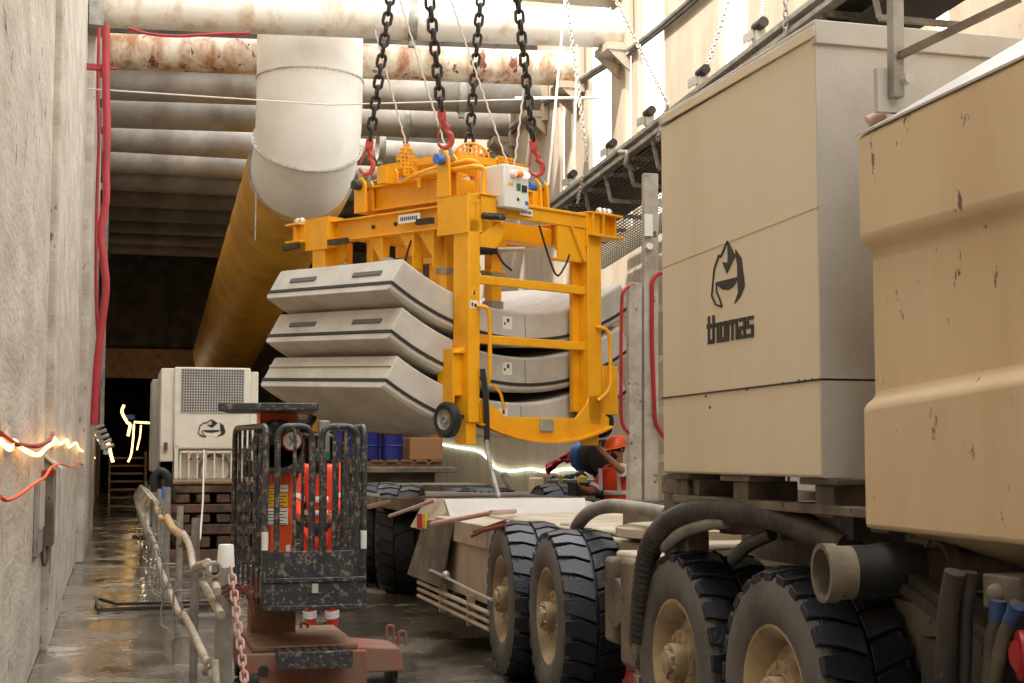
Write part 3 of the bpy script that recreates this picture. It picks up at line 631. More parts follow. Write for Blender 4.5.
# thin slings up from the frame
for i, (a, b, da, lab) in enumerate((((388,78),(410,158),15.5,'thin rope slanting down left of the second chain'),((413,42),(451,165),15,'thin rope slanting between the second and third black chains'),((452,3),(509,168),14.4,'thin rope slanting between the third and fourth black chains'),((524,88),(514,168),14.6,'short thin rope beside the fourth black chain'))):
    m = MB(); p = ay(*a, da); q = ay(*b, da); p = q+(p-q)*(1.6 if i < 2 else 1.4)
    dd = p-q; n = int(dd.length/.06)
    m.tube([q+dd*(k/n)+Vector((.006*(-1)**k,0,0)) for k in range(n+1)], .011, 5)
    m.build('guide_rope', 'rope', cat='rope', label=lab, group='thin slings')
#PART2
# ================================================================== BEIGE CONTAINERS
TX = 2.7
CY0, CY1, CX1, CZ0, CZ1 = 5.12, 6.82, 4.6, 1.51, 3.36
t = thing('equipment_container', 'beige equipment container lettered thomas with a flame emblem, behind the nearest bin', 'container', ((TX+CX1)/2, (CY0+CY1)/2, CZ0))
m = MB(); m.box(TX, CX1, CY0, CY1, CZ0, CZ1-.06); m.build('body', 'beige', t, bevel=.012)
m = MB(); m.box(TX-.008, CX1, CY0+.01, CY1+.01, CZ1-.05, CZ1); m.box(TX-.008, CX1, CY0-.02, CY0+.02, CZ1-.1, CZ1+.0); m.build('roof', 'greyp', t, bevel=.006)
m = MB(); m.bar(ax(662,120.5,TX-.006), ax(815,31,TX-.006), .012, .045); m.build('roof_edge', 'beige', t, bevel=.003)
m = MB(); m.bar((TX-.002,CY0,1.9), (TX-.002,CY1,1.89), .008, .008); m.bar((TX,CY0-.002,1.9), (CX1,CY0-.002,1.9), .008, .008)
a = ax(662,268,TX-.001); b = ax(822,205,TX-.001)
m.build('panel_seam', 'dk', t)
m = MB(); m.bar(a, b, .003, .004); m.build('weld_line', 'beige2', t)
m = MB(); m.box(TX, CX1, CY0-.006, CY0-.0, CZ0, CZ1-.1); m.build('end_panel', 'greyp', t)
m = MB()
for p in ((CY0,),):
    m.box(TX+.9, CX1, CY0-.03, CY0-.006, 1.95, 2.95)
m.build('end_door', 'beige', t, bevel=.01)
m = MB(); m.tube(arcpts([(4.0,CY0-.06,3.05),(4.0,CY0-.06,3.22),(4.75,CY0-.06,3.22),(4.75,CY0-.06,3.0)],.1), .035, 10); m.build('door_seal', 'black', t)
m = MB(); c = ay(925,62,CY0-.06); m.box(3.85,4.6,CY0-.02,CY0-.008,3.0,3.2); m.build('window', 'black', t)
# rust spots along seam
# lettering
def lx(px, py, d=.004): p = ax(px, py, TX); p.x -= d; return p
def z2p(x, y): return (700+x/4.55, 210+y/4.55)
def decal(m, pts, th=.003):
    P = [lx(*z2p(*p)) for p in pts]; m.prism(P, (th,0,0))
m = MB()
for poly in ([(128,140),(163,208),(124,288),(103,238),(128,238)], [(163,178),(190,220),(205,345),(185,395),(158,428),(176,372),(172,320),(172,250),(165,210)],
             [(78,328),(172,305),(165,330),(152,350),(130,364),(105,362),(85,345)]): decal(m, poly)
L = [(128,142),(96,214),(88,206),(67,270),(56,390),(74,430),(103,440),(92,405),(78,372),(78,330)]
for a, b in zip(L, L[1:]):
    p = lx(*z2p(*a)); q = lx(*z2p(*b)); m.bar(p, q, .004, .009, up=(0,1,0) if abs((q-p).z) > abs((q-p).y) else (0,0,1))
m.build('flame_emblem', 'ink', t, smooth=False)
m = MB()
GL = {'t': ((0,0,1.6,7),(0,0,3.2,1.1),(-.7,3.9,3.2,5)), 'h': ((0,0,1.6,7),(0,3.9,5,5),(3.4,0,5,4.9)), 'o': ((0,0,1.6,5),(3.4,0,5,5),(0,0,5,1.1),(0,3.9,5,5)),
      'm': ((0,0,1.5,5),(3.25,0,4.75,5),(6.5,0,8,5),(0,3.9,8,5)), 'a': ((0,4.1,5,5),(3.4,0,5,5),(0,0,5,.9),(0,0,1.5,3),(0,2.1,5,3)), 's': ((0,4.1,5,5),(0,2.1,1.6,5),(0,2.05,5,2.95),(3.4,0,5,2.95),(0,0,5,.9))}
def txt(x0, y0, x1, y1, w):   # baseline from (x0,y0) to (x1,y1) in pixel units of the zoom
    tot = sum({'t':3.9,'m':8.8}.get(c,5.8) for c in w); cur = .7
    P0 = lx(*z2p(x0, y0)); P1 = lx(*z2p(x1, y1)); d = (P1-P0)/tot; up = (lx(*z2p(x0, y0-18.2))-P0)
    cnt = 0
    for c in w:
        for a, b, cc, e in GL[c]:
            cnt += 1; ox = Vector((-.0004*(cnt % 5), 0, 0)); q = [ox+v_ for v_ in [P0+d*(cur+a)+up*b, P0+d*(cur+cc)+up*b, P0+d*(cur+cc)+up*e, P0+d*(cur+a)+up*e]]; m.prism(q, (.003,0,0))
        cur += {'t':3.9,'m':8.8}.get(c,5.8)
txt(34, 613, 247, 577, 'thomas')
m.build('lettering', 'ink', t, smooth=False)
# rust chips
m = MB()
for px, py in ((747,389),(783,383),(799,381),(805,380),(710,407),(706,396),(812,379)):
    p = lx(px, py, .002); s = random.uniform(.006,.012); m.box(p.x, p.x+.004, p.y-s, p.y+s, p.z-s, p.z+s*.6)
m.build('rust_chip', 'darkred', t)
# feet under container
for y in (5.2, 6.0, 6.7):
    m = MB(); m.box(TX+.05, TX+.3, y-.08, y+.08, CZ0-.16, CZ0-.03); m.box(TX+.02, TX+.2, y-.16, y+.16, CZ0-.03, CZ0-.002); m.build('foot', 'chassis', t, bevel=.006)

# nearest bin
t = thing('ribbed_bin', 'nearest beige ribbed steel bin at the right edge, chipped and sloping on top', 'bin', (3.6, 3.6, 1.33))
Xb = 2.7; YB = 4.8; YA = 2.6
# cross-section profile in (x,z): folds at creases
def bz(py_far, py_near): # z at far edge (px 860) and near (1024)
    a = ax(859, py_far, Xb); b = ax(1024, py_near, Xb); s = (b.z-a.z)/(b.y-a.y); return (a.z, a.z+s*(YA-a.y))
prof = [(bz(528,546), 0), (bz(407,378), 0), (bz(397,366), .05), (bz(256,213), .05), (bz(240,196), 0.0), (bz(137,59), 0.0)]
m = MB(); far = []; near = []
for (zf, zn), dx in prof: far.append((Xb+dx, YB, zf)); near.append((Xb+dx, YA, zn))
topf = ax(905, 78, Xb+.22); 
far += [(Xb+.3, YB, prof[-1][0][0]+.16), (Xb+1.9, YB, prof[-1][0][0]+.3), (Xb+1.9, YB, prof[0][0][0])]
near += [(Xb+.3, YA, prof[-1][0][1]+.3), (Xb+1.9, YA, prof[-1][0][1]+.44), (Xb+1.9, YA, prof[0][0][1])]
m.hexa(far, near); m.build('bin_body', 'beige2', t, bevel=.02)
m = MB(); zf, zn = prof[-1][0]; m.hexa([(Xb-.004,YB,zf+.002),(Xb+.3,YB,zf+.165),(Xb+.3,YB,zf+.175),(Xb-.004,YB,zf+.012)], [(Xb-.004,YA,zn+.002),(Xb+.3,YA,zn+.305),(Xb+.3,YA,zn+.315),(Xb-.004,YA,zn+.012)])
m.build('sloped_top', 'greyp', t)
m = MB(); m.hexa([(Xb+.1,YB,1.33),(Xb+1.7,YB,1.33),(Xb+1.7,YB-.2,1.16),(Xb+.6,YB-.2,1.16)], [(Xb+.1,YA,1.33),(Xb+1.7,YA,1.33),(Xb+1.7,YA,1.1),(Xb+.6,YA,1.1)]); m.build('bin_hopper', 'beige2', t, bevel=.01)
m = MB(); c = ay(893,100,4.9); m.bar(ay(896,98,4.75), ay(895,-20,4.75), .048, .048); m.build('upright_post', 'steel', t, bevel=.004)
m = MB(); m.bar(ay(899,56,4.72), ay(1020,-2,4.4), .026, .026); m.build('brace_bar', 'chassis', t)
m = MB(); c = ay(893,100,4.78); m.box(c.x-.07,c.x+.07,c.y-.01,c.y+.02,c.z-.05,c.z+.12); q = ay(903,81,4.74); m.cyl(q,q+Vector((0,-.05,0)),.02,10); m.build('post_plate', 'greyp', t)
m = MB(); c = ay(868,122,4.9); m.cyl(c, c+Vector((.06,-.02,.03)), .024, 14); m.build('marker_lamp', 'pink', t, label='small dull red lamp')

# ================================================================== MAIN VEHICLE
V = thing('rubber_tyred_carrier', 'long dusty beige multi-axle carrier vehicle with big lugged tyres, under the containers', 'vehicle', (3.9, 8.0, 0))
WRAD = .56; WW = .42
def make_wheel(parent):
    # axle along +x; outer face at x=0, tyre extends to +WW
    m = MB(); prof = [(.0,.12),(.10,.12),(.10,.05),(.16,.05),(.17,.1),(.23,.12),(.27,.045),(.3,.015),(.315,.015),(.315,WW-.02),(.0,WW-.02)]
    m.lathe(prof, (0,0,0), (1,0,0), 40); w = m.build('wheel', 'rim', parent, world=False)
    m = MB(); m.lathe([(.30,.03),(.33,.005),(.37,.0),(.40,-.006),(.44,.0),(.49,.004),(.512,.014),(.525,.05),(.525,WW-.05),(.515,WW-.02),(.44,WW),(.33,WW-.005),(.30,WW-.03)], (0,0,0), (1,0,0), 72, closed=True)
    tw = m.build('tyre_sidewall', 'tyreside', w, world=False)
    m = MB(); n = 26
    m.lathe([(.515,.045),(.535,.05),(.535,WW-.05),(.515,WW-.045)], (0,0,0), (1,0,0), 72, closed=True)
    for k in range(n):
        for row in range(2):
            a0 = 2*pi*(k+.5*row)/n; da = 2*pi/n*.86
            def P(x, a, r): return (x, r*cos(a), r*sin(a))
            xs = ((.005,.0),(.1,.02),(WW/2-.008,.09)) if row == 0 else ((WW-.005,.0),(WW-.1,.02),(WW/2+.008,.09))
            lo = []; hi = []
            for (x, s) in xs: lo.append((x, a0+s+(da*.14 if x in (.005, WW-.005) else 0))); 
            for (x, s) in xs[::-1]: hi.append((x, a0+s+da-(da*.14 if x in (.005, WW-.005) else 0)))
            poly = lo+hi
            rin = lambda x: .515 if .03 < x < WW-.03 else .5
            rout = lambda x: WRAD if .03 < x < WW-.03 else WRAD-.022
            m.hexa([P(x, a, rin(x)) for x, a in poly], [P(x, a, rout(x)) for x, a in poly])
    m.build('tyre_tread', 'tyre', w, world=False, bevel=.004)
    m = MB(); m.cyl((.12,0,0),(-.01,0,0),.095,20); m.cyl((.0,0,0),(-.035,0,0),.06,16)
    for k in range(10): a = 2*pi*k/10; m.cyl((.13,.14*cos(a),.14*sin(a)),(.04,.14*cos(a),.14*sin(a)),.016,6)
    for k in range(8): a = 2*pi*k/8; m.cyl((.0,.075*cos(a),.075*sin(a)),(-.022,.075*cos(a),.075*sin(a)),.012,6)
    m.build('hub', 'rim', w, world=False, bevel=.002)
    return w
w0 = make_wheel(V)
def place(w, x, y, z=WRAD, rz=0, rx=0, par=None, base=(3.9,8.0,0)):
    w.location = (x-base[0], y-base[1], z-base[2]); w.rotation_euler = (rx, 0, rz)
place(w0, 2.7, 10.05, rz=radians(-4), rx=.1)
for (x, y, rz, rx) in ((2.7,8.91,radians(-4),.4),(2.72,6.78,radians(-1),.25),(2.72,5.66,radians(-1),.7)):
    w = ccopy(w0, V); place(w, x, y, rz=rz, rx=rx)
for (x, y) in ((4.9,9.88),(4.9,8.72),(4.9,6.74),(4.9,5.6)):
    w = ccopy(w0, V); place(w, x, y, rz=pi, rx=.3)
# chassis beams
def vb(name, mat, *boxes, bevel=.008, label=None):
    m = MB()
    for b in boxes: m.box(*b)
    return m.build(name, mat, V, bevel=bevel, label=label)
vb('chassis_beam', 'chassis', (3.15,3.45,3.0,14.0,.72,1.0)); vb('chassis_beam', 'chassis', (4.15,4.45,3.0,14.0,.72,1.0))
for y in (5.6, 6.74, 8.72, 9.88):
    m = MB(); m.cyl((3.0,y,.56),(4.7,y,.56),.1,16); m.sphere((3.8,y,.56),.2); m.build('axle', 'dk', V)
vb('underframe', 'dk', (3.2,4.5,2.8,11.2,.45,.72)); vb('gearbox', 'dk', (3.4,4.2,6.9,8.0,.3,.6), bevel=.05)
# subframe between chassis and container
m = MB()
for y in (4.95, 5.6, 6.2, 6.75):
    m.box(2.85, 4.6, y-.07, y+.07, 1.3, 1.36); m.box(3.0, 3.12, y-.1, y+.06, 1.2, 1.32)
m.box(2.74, 2.86, 4.6, 6.8, 1.36, 1.4); m.box(3.3,3.45,4.0,7.2,1.05,1.35)
m.build('subframe', 'chassis', V, bevel=.006)
m = MB(); m.box(2.8, 2.92, 6.75, 7.0, .98, 1.5); m.box(2.95, 3.05, 6.0, 6.9, 1.22, 1.34); m.box(2.82,2.98,7.0,7.12,.95,1.5); m.box(2.78,3.0,6.55,7.05,1.4,1.5); m.build('bracket', 'chassis', V, bevel=.006)
m = MB(); m.box(2.82,3.0,5.1,5.5,1.26,1.4); m.box(2.84,3.0,5.95,6.2,1.28,1.4); m.box(3.5,3.55,4.0,6.6,1.0,1.3); m.build('bracket', 'dk', V, bevel=.006)
# deck between w2 and w3 : turntable box
m = MB(); m.box(3.1, 4.3, 7.45, 9.0, .96, 1.06); m.box(2.86,3.1,7.45,8.0,.96,1.04); m.box(3.2,4.2,7.5,10.2,1.06,1.1); m.build('deck_plate', 'deck', V, bevel=.02)
m = MB(); m.lathe([(.5,0),(.5,.05),(.42,.07),(.0,.07)], (3.5,8.3,1.1), (0,0,1), 40); m.build('turntable', 'deck', V)
m = MB(); m.box(2.78, 2.95, 7.42, 7.72, .42, 1.02); m.box(2.82,3.0,7.9,8.1,.5,1.0); m.build('side_box', 'chassis', V, bevel=.03)
m = MB(); m.cyl((2.8,7.85,.75),(3.2,7.85,.75),.14,20); m.cyl((2.85,7.5,.4),(3.3,7.5,.4),.08,14); m.build('air_tank', 'chassis', V)
# flatbed forward deck
m = MB(); m.box(3.14, 4.9, 9.2, 12.35, 1.0, 1.08); m.build('flatbed', 'deck', V, bevel=.01)
m = MB(); m.hexa([(2.74,10.6,.88),(4.9,10.5,.88),(4.9,12.4,.88),(2.74,12.4,.88)], [(2.74,10.5,1.06),(4.9,10.5,1.06),(4.9,12.4,1.06),(2.74,12.4,1.06)]); m.build('flatbed_side', 'deck', V, bevel=.01)
# raised sloping tray
m = MB(); m.hexa([(2.78,12.4,.9),(4.9,12.4,.9),(4.9,13.7,.9),(2.78,13.7,.9)], [(3.0,12.75,1.17),(4.3,12.75,1.17),(4.3,14.0,1.17),(3.0,14.0,1.17)]); m.build('sloped_tray', 'deck', V, bevel=.01)
m = MB(); m.hexa([(2.9,12.36,.98),(4.15,12.36,.98),(4.15,12.4,.96),(2.9,12.4,.96)], [(2.9,12.72,1.2),(4.25,12.72,1.2),(4.25,12.76,1.18),(2.9,12.76,1.18)]); m.build('tray_plate', 'greyp', V, label='pale worn front plate')
m = MB(); m.box(2.78, 2.84, 10.4, 13.0, .45, .9); m.build('side_skirt', 'deck', V, bevel=.01)
m = MB()
for z in (.42,.36,.3): m.tube([(2.72,10.4,z),(2.7,12.9,z+.02)], .018, 6)
m.box(2.7,2.76,11.0,11.04,.26,.5); m.box(2.7,2.76,12.0,12.04,.26,.5); m.build('side_pipe', 'deck', V)
m = MB(); a = ax(408,577,2.68); m.prism([ax(424,520,2.72), ax(452,521,2.72), ax(440,588,2.66), ax(407,574,2.66)], (.015,-.01,0)); m.build('mud_flap', 'chassis', V, bevel=.002, label='hanging dusty mud flap')
m = MB(); m.tube([ax(390,516,2.68), ax(435,500,2.9)], .02, 8); m.build('edge_tube', 'pink', V)
m = MB(); m.tube([ax(432,524,2.66), ax(490,513,2.72), ax(515,511,3.3)], .02, 8); m.build('edge_tube', 'pink', V)
m = MB(); m.tube([ax(472,536,2.64), ax(482,531,2.64), ax(505,525,2.7)], .015, 8); m.tube([ax(474,532,2.7), ax(505,521,2.75)], .012, 8); m.build('edge_tube', 'darkred', V)
m = MB(); m.tube(smooth([ax(430,570,2.66), ax(445,577,2.64), ax(470,590,2.62), ax(492,600,2.62)]), .012, 6); m.sphere(ax(446,575,2.64), .035); m.build('loose_cable', 'lchain', V)
for j, (px, mm) in enumerate(((418,'red'),(424,'labely'))):
    m = MB(); a = ax(px,514,2.7); m.box(a.x,a.x+.03,a.y-.05,a.y+.05,a.z-.13,a.z); m.build('hanging_tag', mm, V)
# near underside machinery at lower right
m = MB(); m.box(2.95, 3.6, 2.8, 4.6, .5, 1.0); m.build('engine_block', 'dk', V, bevel=.03)
m = MB(); m.box(2.8, 2.95, 4.15, 4.6, .5, .95); m.box(2.75,2.95,3.9,4.2,.3,.5); m.build('bracket', 'dk', V, bevel=.01)
m = MB(); m.bar(ax(905,585,2.78), ax(990,650,2.78), .06, .04); m.bar(ax(915,578,2.8), ax(1000,640,2.8), .06, .04); m.build('brace', 'dk', V)
m = MB(); m.box(2.95,3.5,3.6,4.6,.9,1.1); m.build('cross_frame', 'dk', V, bevel=.01)

# ribbed hoses on the vehicle
def ribbed(pts, r, mat, name, lab, cat='hose', pitch=.035, amp=.1):
    P = smooth(pts, 14); Q = [P[0]]; acc = 0
    for a, b in zip(P, P[1:]): Q.append(b)
    # resample
    L = [0]
    for a, b in zip(Q, Q[1:]): L.append(L[-1]+(b-a).length)
    n = max(4, int(L[-1]/(pitch/2))); out = []; j = 0
    for i in range(n+1):
        s = L[-1]*i/n
        while j < len(L)-2 and L[j+1] < s: j += 1
        out.append(Q[j].lerp(Q[j+1], (s-L[j])/max(1e-6, L[j+1]-L[j])))
    m = MB(); m.tube(out, r, 14, radii=[r*(1+(amp if i % 2 else 0)) for i in range(len(out))]); return m.build(name, mat, cat=cat, label=lab)
ribbed([ax(640,640,2.74), ax(643,590,2.72), ax(650,550,2.72), ax(665,527,2.74), ax(695,512,2.76), ax(745,512,2.78), ax(790,522,2.8), ax(850,548,2.84)], .058, 'hoseb', 'ribbed_hose', 'thick black ribbed hose arching over the third tyre under the container')
ribbed([ax(665,548,2.74), ax(680,534,2.74), ax(705,525,2.74), ax(728,522,2.76)], .028, 'hoseg', 'ribbed_hose', 'thinner pale ribbed hose arching just under the thick black one')
ribbed([ax(733,560,2.8), ax(748,545,2.8), ax(772,534,2.84)], .03, 'hoseb', 'ribbed_hose', 'short dark hose rising between the third and fourth tyre')
ribbed([ax(572,545,3.3), ax(578,525,3.0), ax(592,511,3.0), ax(612,506,3.05), ax(640,509,3.1), ax(668,514,3.1)], .045, 'hoseg', 'ribbed_hose', 'grey hose arching over the deck behind the second tyre', amp=.02)
t = thing('pipe_coupling', 'dirty open-ended steel pipe with a black rubber elbow, right of the fourth tyre', 'pipe', tuple(ax(830,575,2.8)))
a = ax(822,574,2.75); b = ax(862,572,2.85)
m = MB(); c0 = Vector((2.68,4.95,1.16)); c1 = Vector((2.82,4.72,1.19))
c0 = ax(829,573,2.52); dx = Vector((.95,-.12,.01)).normalized()
m.pipe(c0-dx*.03, c0+dx*.02, .108, .088, 32); m.pipe(c0+dx*.02, c0+dx*.1, .098, .085, 32); m.build('collar', 'chassis', t)
m = MB(); P = [c0+dx*.08, c0+dx*.16, c0+dx*.25+Vector((.0,0,.01)), c0+dx*.34]; m.tube(smooth(P), .1, 20, radii=None); m.build('rubber_sleeve', 'black', t)
m = MB(); m.cyl(c0+dx*.3, c0+dx*.46, .085, 24); m.cyl(c0+dx*.46, c0+dx*1.0, .078, 24); m.build('pipe', 'chassis', t)
m = MB(); m.pipe(c0+dx*.42, c0+dx*.47, .108, .08, 28); m.tube(arcpts([c0+dx*.44+Vector((0,0,-.11)), c0+dx*.5+Vector((0,0,-.16)), c0+dx*.62+Vector((0,0,-.11))],.04), .015, 8); m.build('clamp_ring', 'chassis', t)
ribbed([ax(955,572,2.6), ax(948,615,2.6), ax(945,700,2.6)], .034, 'dk', 'drain_hose', 'dirty grey rubber hose, coloured dark for deep shade, dropping down at the lower right', amp=.01)  # deep shade under the vehicle is put into this hose's dark material
ribbed([ax(970,572,2.66), ax(966,615,2.66), ax(963,700,2.66)], .024, 'hoseb', 'drain_hose', 'dark rubber hose beside the dirty grey one at the lower right', amp=.01)
t = thing('hydraulic_manifold', 'hydraulic fitting with two blue-banded grey hoses at the lower right edge', 'fitting', tuple(ax(1000,590,2.7)))
m = MB(); a = ax(997,594,2.72); m.sphere(a+Vector((0,0,.0)), .035); m.box(a.x,a.x+.15,a.y-.12,a.y+.08,a.z-.05,a.z+.06); m.build('block', 'chassis', t, bevel=.008)
for pts in (((998,600),(996,620),(992,640),(988,690)), ((1018,605),(1010,622),(1003,640),(992,690))):
    m = MB(); m.tube(smooth([ax(a,b,2.7) for a,b in pts]), .023, 12); h = m.build('grey_hose', 'chassis', t)
    m = MB(); m.tube([ax(pts[0][0],pts[0][1],2.7), ax(pts[1][0],pts[1][1],2.7)], .026, 12); m.build('blue_band', 'dblue', h, label='blue wrapping')
m = MB(); c = ax(1018,656,2.68); m.lathe([(.03,0),(.075,0),(.08,.01),(.08,.03),(.03,.03)], c, (.9,-.4,0), 28, closed=True); m.cyl(c, c+Vector((.15,0,0)), .05, 16)
m.build('red_valve', 'red', cat='valve', label='round red valve flange at the bottom right corner')

# ladder with red grab rails
t = thing('access_ladder', 'pale steel access ladder with two uprights and red grab rails, left of the lettered container', 'ladder', tuple(ay(640,505,9.6)))
LYY = 9.6
def lp(px, py, dy=0): return ay(px, py, LYY+dy)
m = MB(); m.bar(lp(634,283), lp(634,507), .1, .06, up=(0,1,0)); m.build('upright', 'lsteel', t, bevel=.006)
m = MB(); m.bar(lp(650,174), lp(650,508,), .11, .06, up=(0,1,0)); m.build('upright', 'lsteel', t, bevel=.006)
m = MB(); m.bar(lp(690,150,), lp(688,508), .1, .05, up=(0,1,0)); m.build('upright', 'lsteel', t, bevel=.006)
for y in (208, 261, 310, 361, 412, 461):
    m = MB(); m.bar(lp(645,y), lp(690,y-14 if y < 240 else y-6), .03, .05); m.build('rung', 'steel', t)
m = MB(); m.tube(arcpts([lp(633,284,.0), lp(622,290,-.05), lp(621,340,-.05), lp(621,425,-.05), lp(633,438,0)], .08), .013, 10); m.build('grab_rail', 'red', t, label='red grab rail')
m = MB(); m.tube(arcpts([lp(665,272,.0), lp(652,276,-.05), lp(652,340,-.05), lp(655,425,-.05), lp(668,442,0)], .08), .015, 10); m.build('grab_rail', 'red', t, label='red grab rail')
m = MB(); a = lp(649,225,-.06); m.box(a.x-.03,a.x+.03,a.y,a.y+.02,a.z-.08,a.z+.08); a = lp(650,246,-.06); m.cyl(a,a+Vector((0,.03,0)),.025,12); m.build('latch', 'white', t)
m = MB(); m.box(lp(622,0).x, 4.0, LYY-.06, LYY+.06, 1.1, 1.28); m.build('base_block', 'chassis', t, bevel=.01)
m = MB(); a = ay(640,300,10.3)
# concrete-coloured silo side behind ladder
t = thing('grey_panel_unit', 'tall pale grey steel unit standing behind the ladder and the yellow frame', 'cabinet', (5.8, 16.0, 0))
m = MB(); m.box(6.3, 7.6, 10.6, 15.2, 1.25, 3.5); 
o = m.build('panel_body', 'greyp', t, bevel=.02); 
m = MB()
for y in (11.5,12.6,13.7,14.7): m.box(6.28,6.3,y,y+.02,1.3,3.45)
m.build('panel_seam', 'dk', t)
m = MB()
for x in (6.4,7.4):
    for y in (10.8,15.0): m.box(x-.08,x+.08,y-.08,y+.08,0,1.25)
m.build('stand', 'chassis', t)

# ================================================================== SECOND VEHICLE
V2L = (4.0, 19.5, 0)
V2 = thing('rubber_tyred_carrier', 'second dusty carrier vehicle further back, loaded with barrels and crates', 'vehicle', V2L)
for x, y, rz in ((3.05,16.6,-.35),(3.05,18.1,-.3),(5.4,16.6,pi),(4.15,20.4,0),(4.9,20.4,0)):
    w = ccopy(w0, V2); place(w, x, y, rz=rz, rx=.2, base=V2L)
    if y < 18.5: w.scale = (1.1,1.12,1.12); w.location.z = WRAD*1.12
m = MB(); m.box(3.3,5.2,15.2,24,.75,.95); m.build('chassis_beam', 'dk', V2, bevel=.01)
m = MB(); m.box(2.95,5.2,15.0,18.6,1.0,1.12); m.build('deck_plate', 'chassis', V2, bevel=.01)
m = MB(); m.box(3.0,4.9,20.6,24,1.34,1.42); m.box(3.2,4.6,20.8,24,.95,1.34); m.build('rear_deck', 'chassis', V2, bevel=.01)
m = MB(); m.box(3.3,5.0,19.0,20.2,1.0,1.2); m.build('fender', 'chassis', V2, bevel=.01)
m = MB(); m.tube([ay(368,507,15.8), ay(412,497,15.5)], .03, 8); m.build('edge_tube', 'pink', V2)
t = thing('pallet', 'wooden pallet under the blue barrels on the second vehicle', 'pallet', (3.4,21.2,1.42))
m = MB()
for y in (20.9,21.3,21.7): m.box(3.2,4.75,y,y+.1,1.42,1.5)
for k in range(7): m.box(3.2+k*.225,3.2+k*.225+.17,20.85,21.85,1.5,1.53)
for k in range(7): m.box(3.2+k*.225,3.2+k*.225+.1,20.85,21.85,1.42,1.44)
m.build('boards', 'wood', t)
for i, (x, lab) in enumerate(((3.3,'blue steel barrel at the left end of the row under the hanging segments'),(3.66,'blue steel barrel second from left in the row under the hanging segments'),(4.02,'blue steel barrel third from left, next to the cardboard box'))):
    m = MB(); m.lathe([(.16,0),(.17,.01),(.17,.2),(.18,.21),(.17,.22),(.17,.42),(.18,.43),(.17,.44),(.17,.6),(.16,.62)], (x,21.2,1.53), (0,0,1), 32); m.build('barrel', 'blue', cat='barrel', label=lab, group='blue barrels')
m = MB(); m.box(4.25,4.75,20.95,21.5,1.53,1.86); o = m.build('cardboard_box', 'card', bevel=.01, cat='box', label='brown cardboard box on the pallet right of the blue barrels')

# background clutter right
for i,(px,lab) in enumerate(((593,'grey steel cabinet left of the yellow strip, below the yellow frame'),)):
    pass
def cab(px0, px1, py0, Y, lab):
    a = ay(px0, py0, Y); b = ay(px1, py0, Y); t = thing('grey_cabinet', lab, 'cabinet', (a.x, Y, 0))
    m = MB(); m.box(a.x, b.x, Y, Y+.6, .0, a.z); m.build('body', 'gpaint', t, bevel=.01); m = MB(); m.box(a.x-.02, b.x+.02, Y-.02, Y+.62, a.z, a.z+.03); m.build('lid', 'gpaint', t, bevel=.005)
cab(561, 577, 482, 17.0, 'narrow grey cabinet left of the broad yellow post')
cab(587, 612, 482, 17.0, 'wide grey cabinet beside the worker in the helmet')
m = MB(); a = ay(582, 478, 16.9); m.box(a.x-.055, a.x+.055, 16.85, 16.92, 0, a.z+.02); m.build('yellow_post', 'yellowp', cat='post', label='broad yellow post between the two grey cabinets', bevel=.01)
m = MB(); a = ay(560, 476, 16.9); m.box(a.x-.02, a.x+.02, 16.85, 16.9, 0, a.z); m.build('yellow_post', 'yellowp', cat='post', label='thin yellow post left of the grey cabinets', bevel=.005)
m = MB(); P = [ay(547,463,18.5), ay(558,456,18.5), ay(566,450,18.5), ay(570,462,18.5), ay(560,466,18.6), ay(550,468,18.6)]
mm = MB(); G2 = 9
vs = [[mm.v(ay(546+ (24)*i/8, 466-14*(i/8)+ (7+3*sin(i))*j/4, 18.4+.15*sin(i*1.7+j*2.1))+Vector((0,.05*sin(j*3+i),0))) for j in range(5)] for i in range(9)]
for i in range(8):
    for j in range(4): mm.face([vs[i][j],vs[i+1][j],vs[i+1][j+1],vs[i][j+1]])
o = mm.build('red_cloth', 'redcloth', cat='cloth', label='crumpled red cloth thrown over dark equipment behind the carrier'); sd = o.modifiers.new('s','SOLIDIFY'); sd.thickness = .03; sd.offset=0
t = thing('equipment_cart', 'cluttered dark cart of tools under the red cloth', 'cart', tuple(ay(550,520,18.6)*1.0))
m = MB(); a = ay(535,500,18.8); b = ay(566,470,18.8); m.box(a.x,b.x,18.7,19.3,.0,.9); m.build('cart_body', 'dk', t, bevel=.02)
m = MB(); m.box(a.x+.1,b.x-.1,18.75,19.2,.9,1.35); m.build('tarp', 'brown', t, bevel=.06)
m = MB()
for k in range(6): m.tube(smooth([(a.x+.1*k,18.6,.8),(a.x+.1*k+.05,18.5,1.1+.05*k),(a.x+.12*k+.2,18.6,1.3),(a.x+.1*k+.3,18.7,.9)]), .02, 6)
m.build('hose_bundle', 'hoseb', t)
m = MB(); c = ay(536,490,18.4); m.box(c.x-.08,c.x+.08,18.3,18.5,1.0,1.3); m.build('jerrycan', 'beige2', cat='can', bevel=.02, label='small beige can on the cluttered cart')
t = thing('grinding_machine', 'dark round machine with blue housing left of the worker in the helmet', 'machine', tuple(ay(602,480,15.8)))
c = ay(604,457,15.8); m = MB(); m.lathe([(.1,0),(.2,.02),(.22,.08),(.22,.2),(.1,.24)], c, (-.2,1,0), 28); m.build('drum', 'black', t)
c2 = ay(589,457,16); m = MB(); m.lathe([(.1,0),(.17,.03),(.18,.15),(.1,.2)], c2, (-.3,1,0), 24); m.build('housing', 'bluel', t)
m = MB(); m.box(c.x-.04,c.x+.04,c.y+.1,c.y+.2,0,c.z); m.box(c.x-.35,c.x+.15,c.y,c.y+.3,c.z-.45,c.z-.3); m.build('stand', 'dk', t)
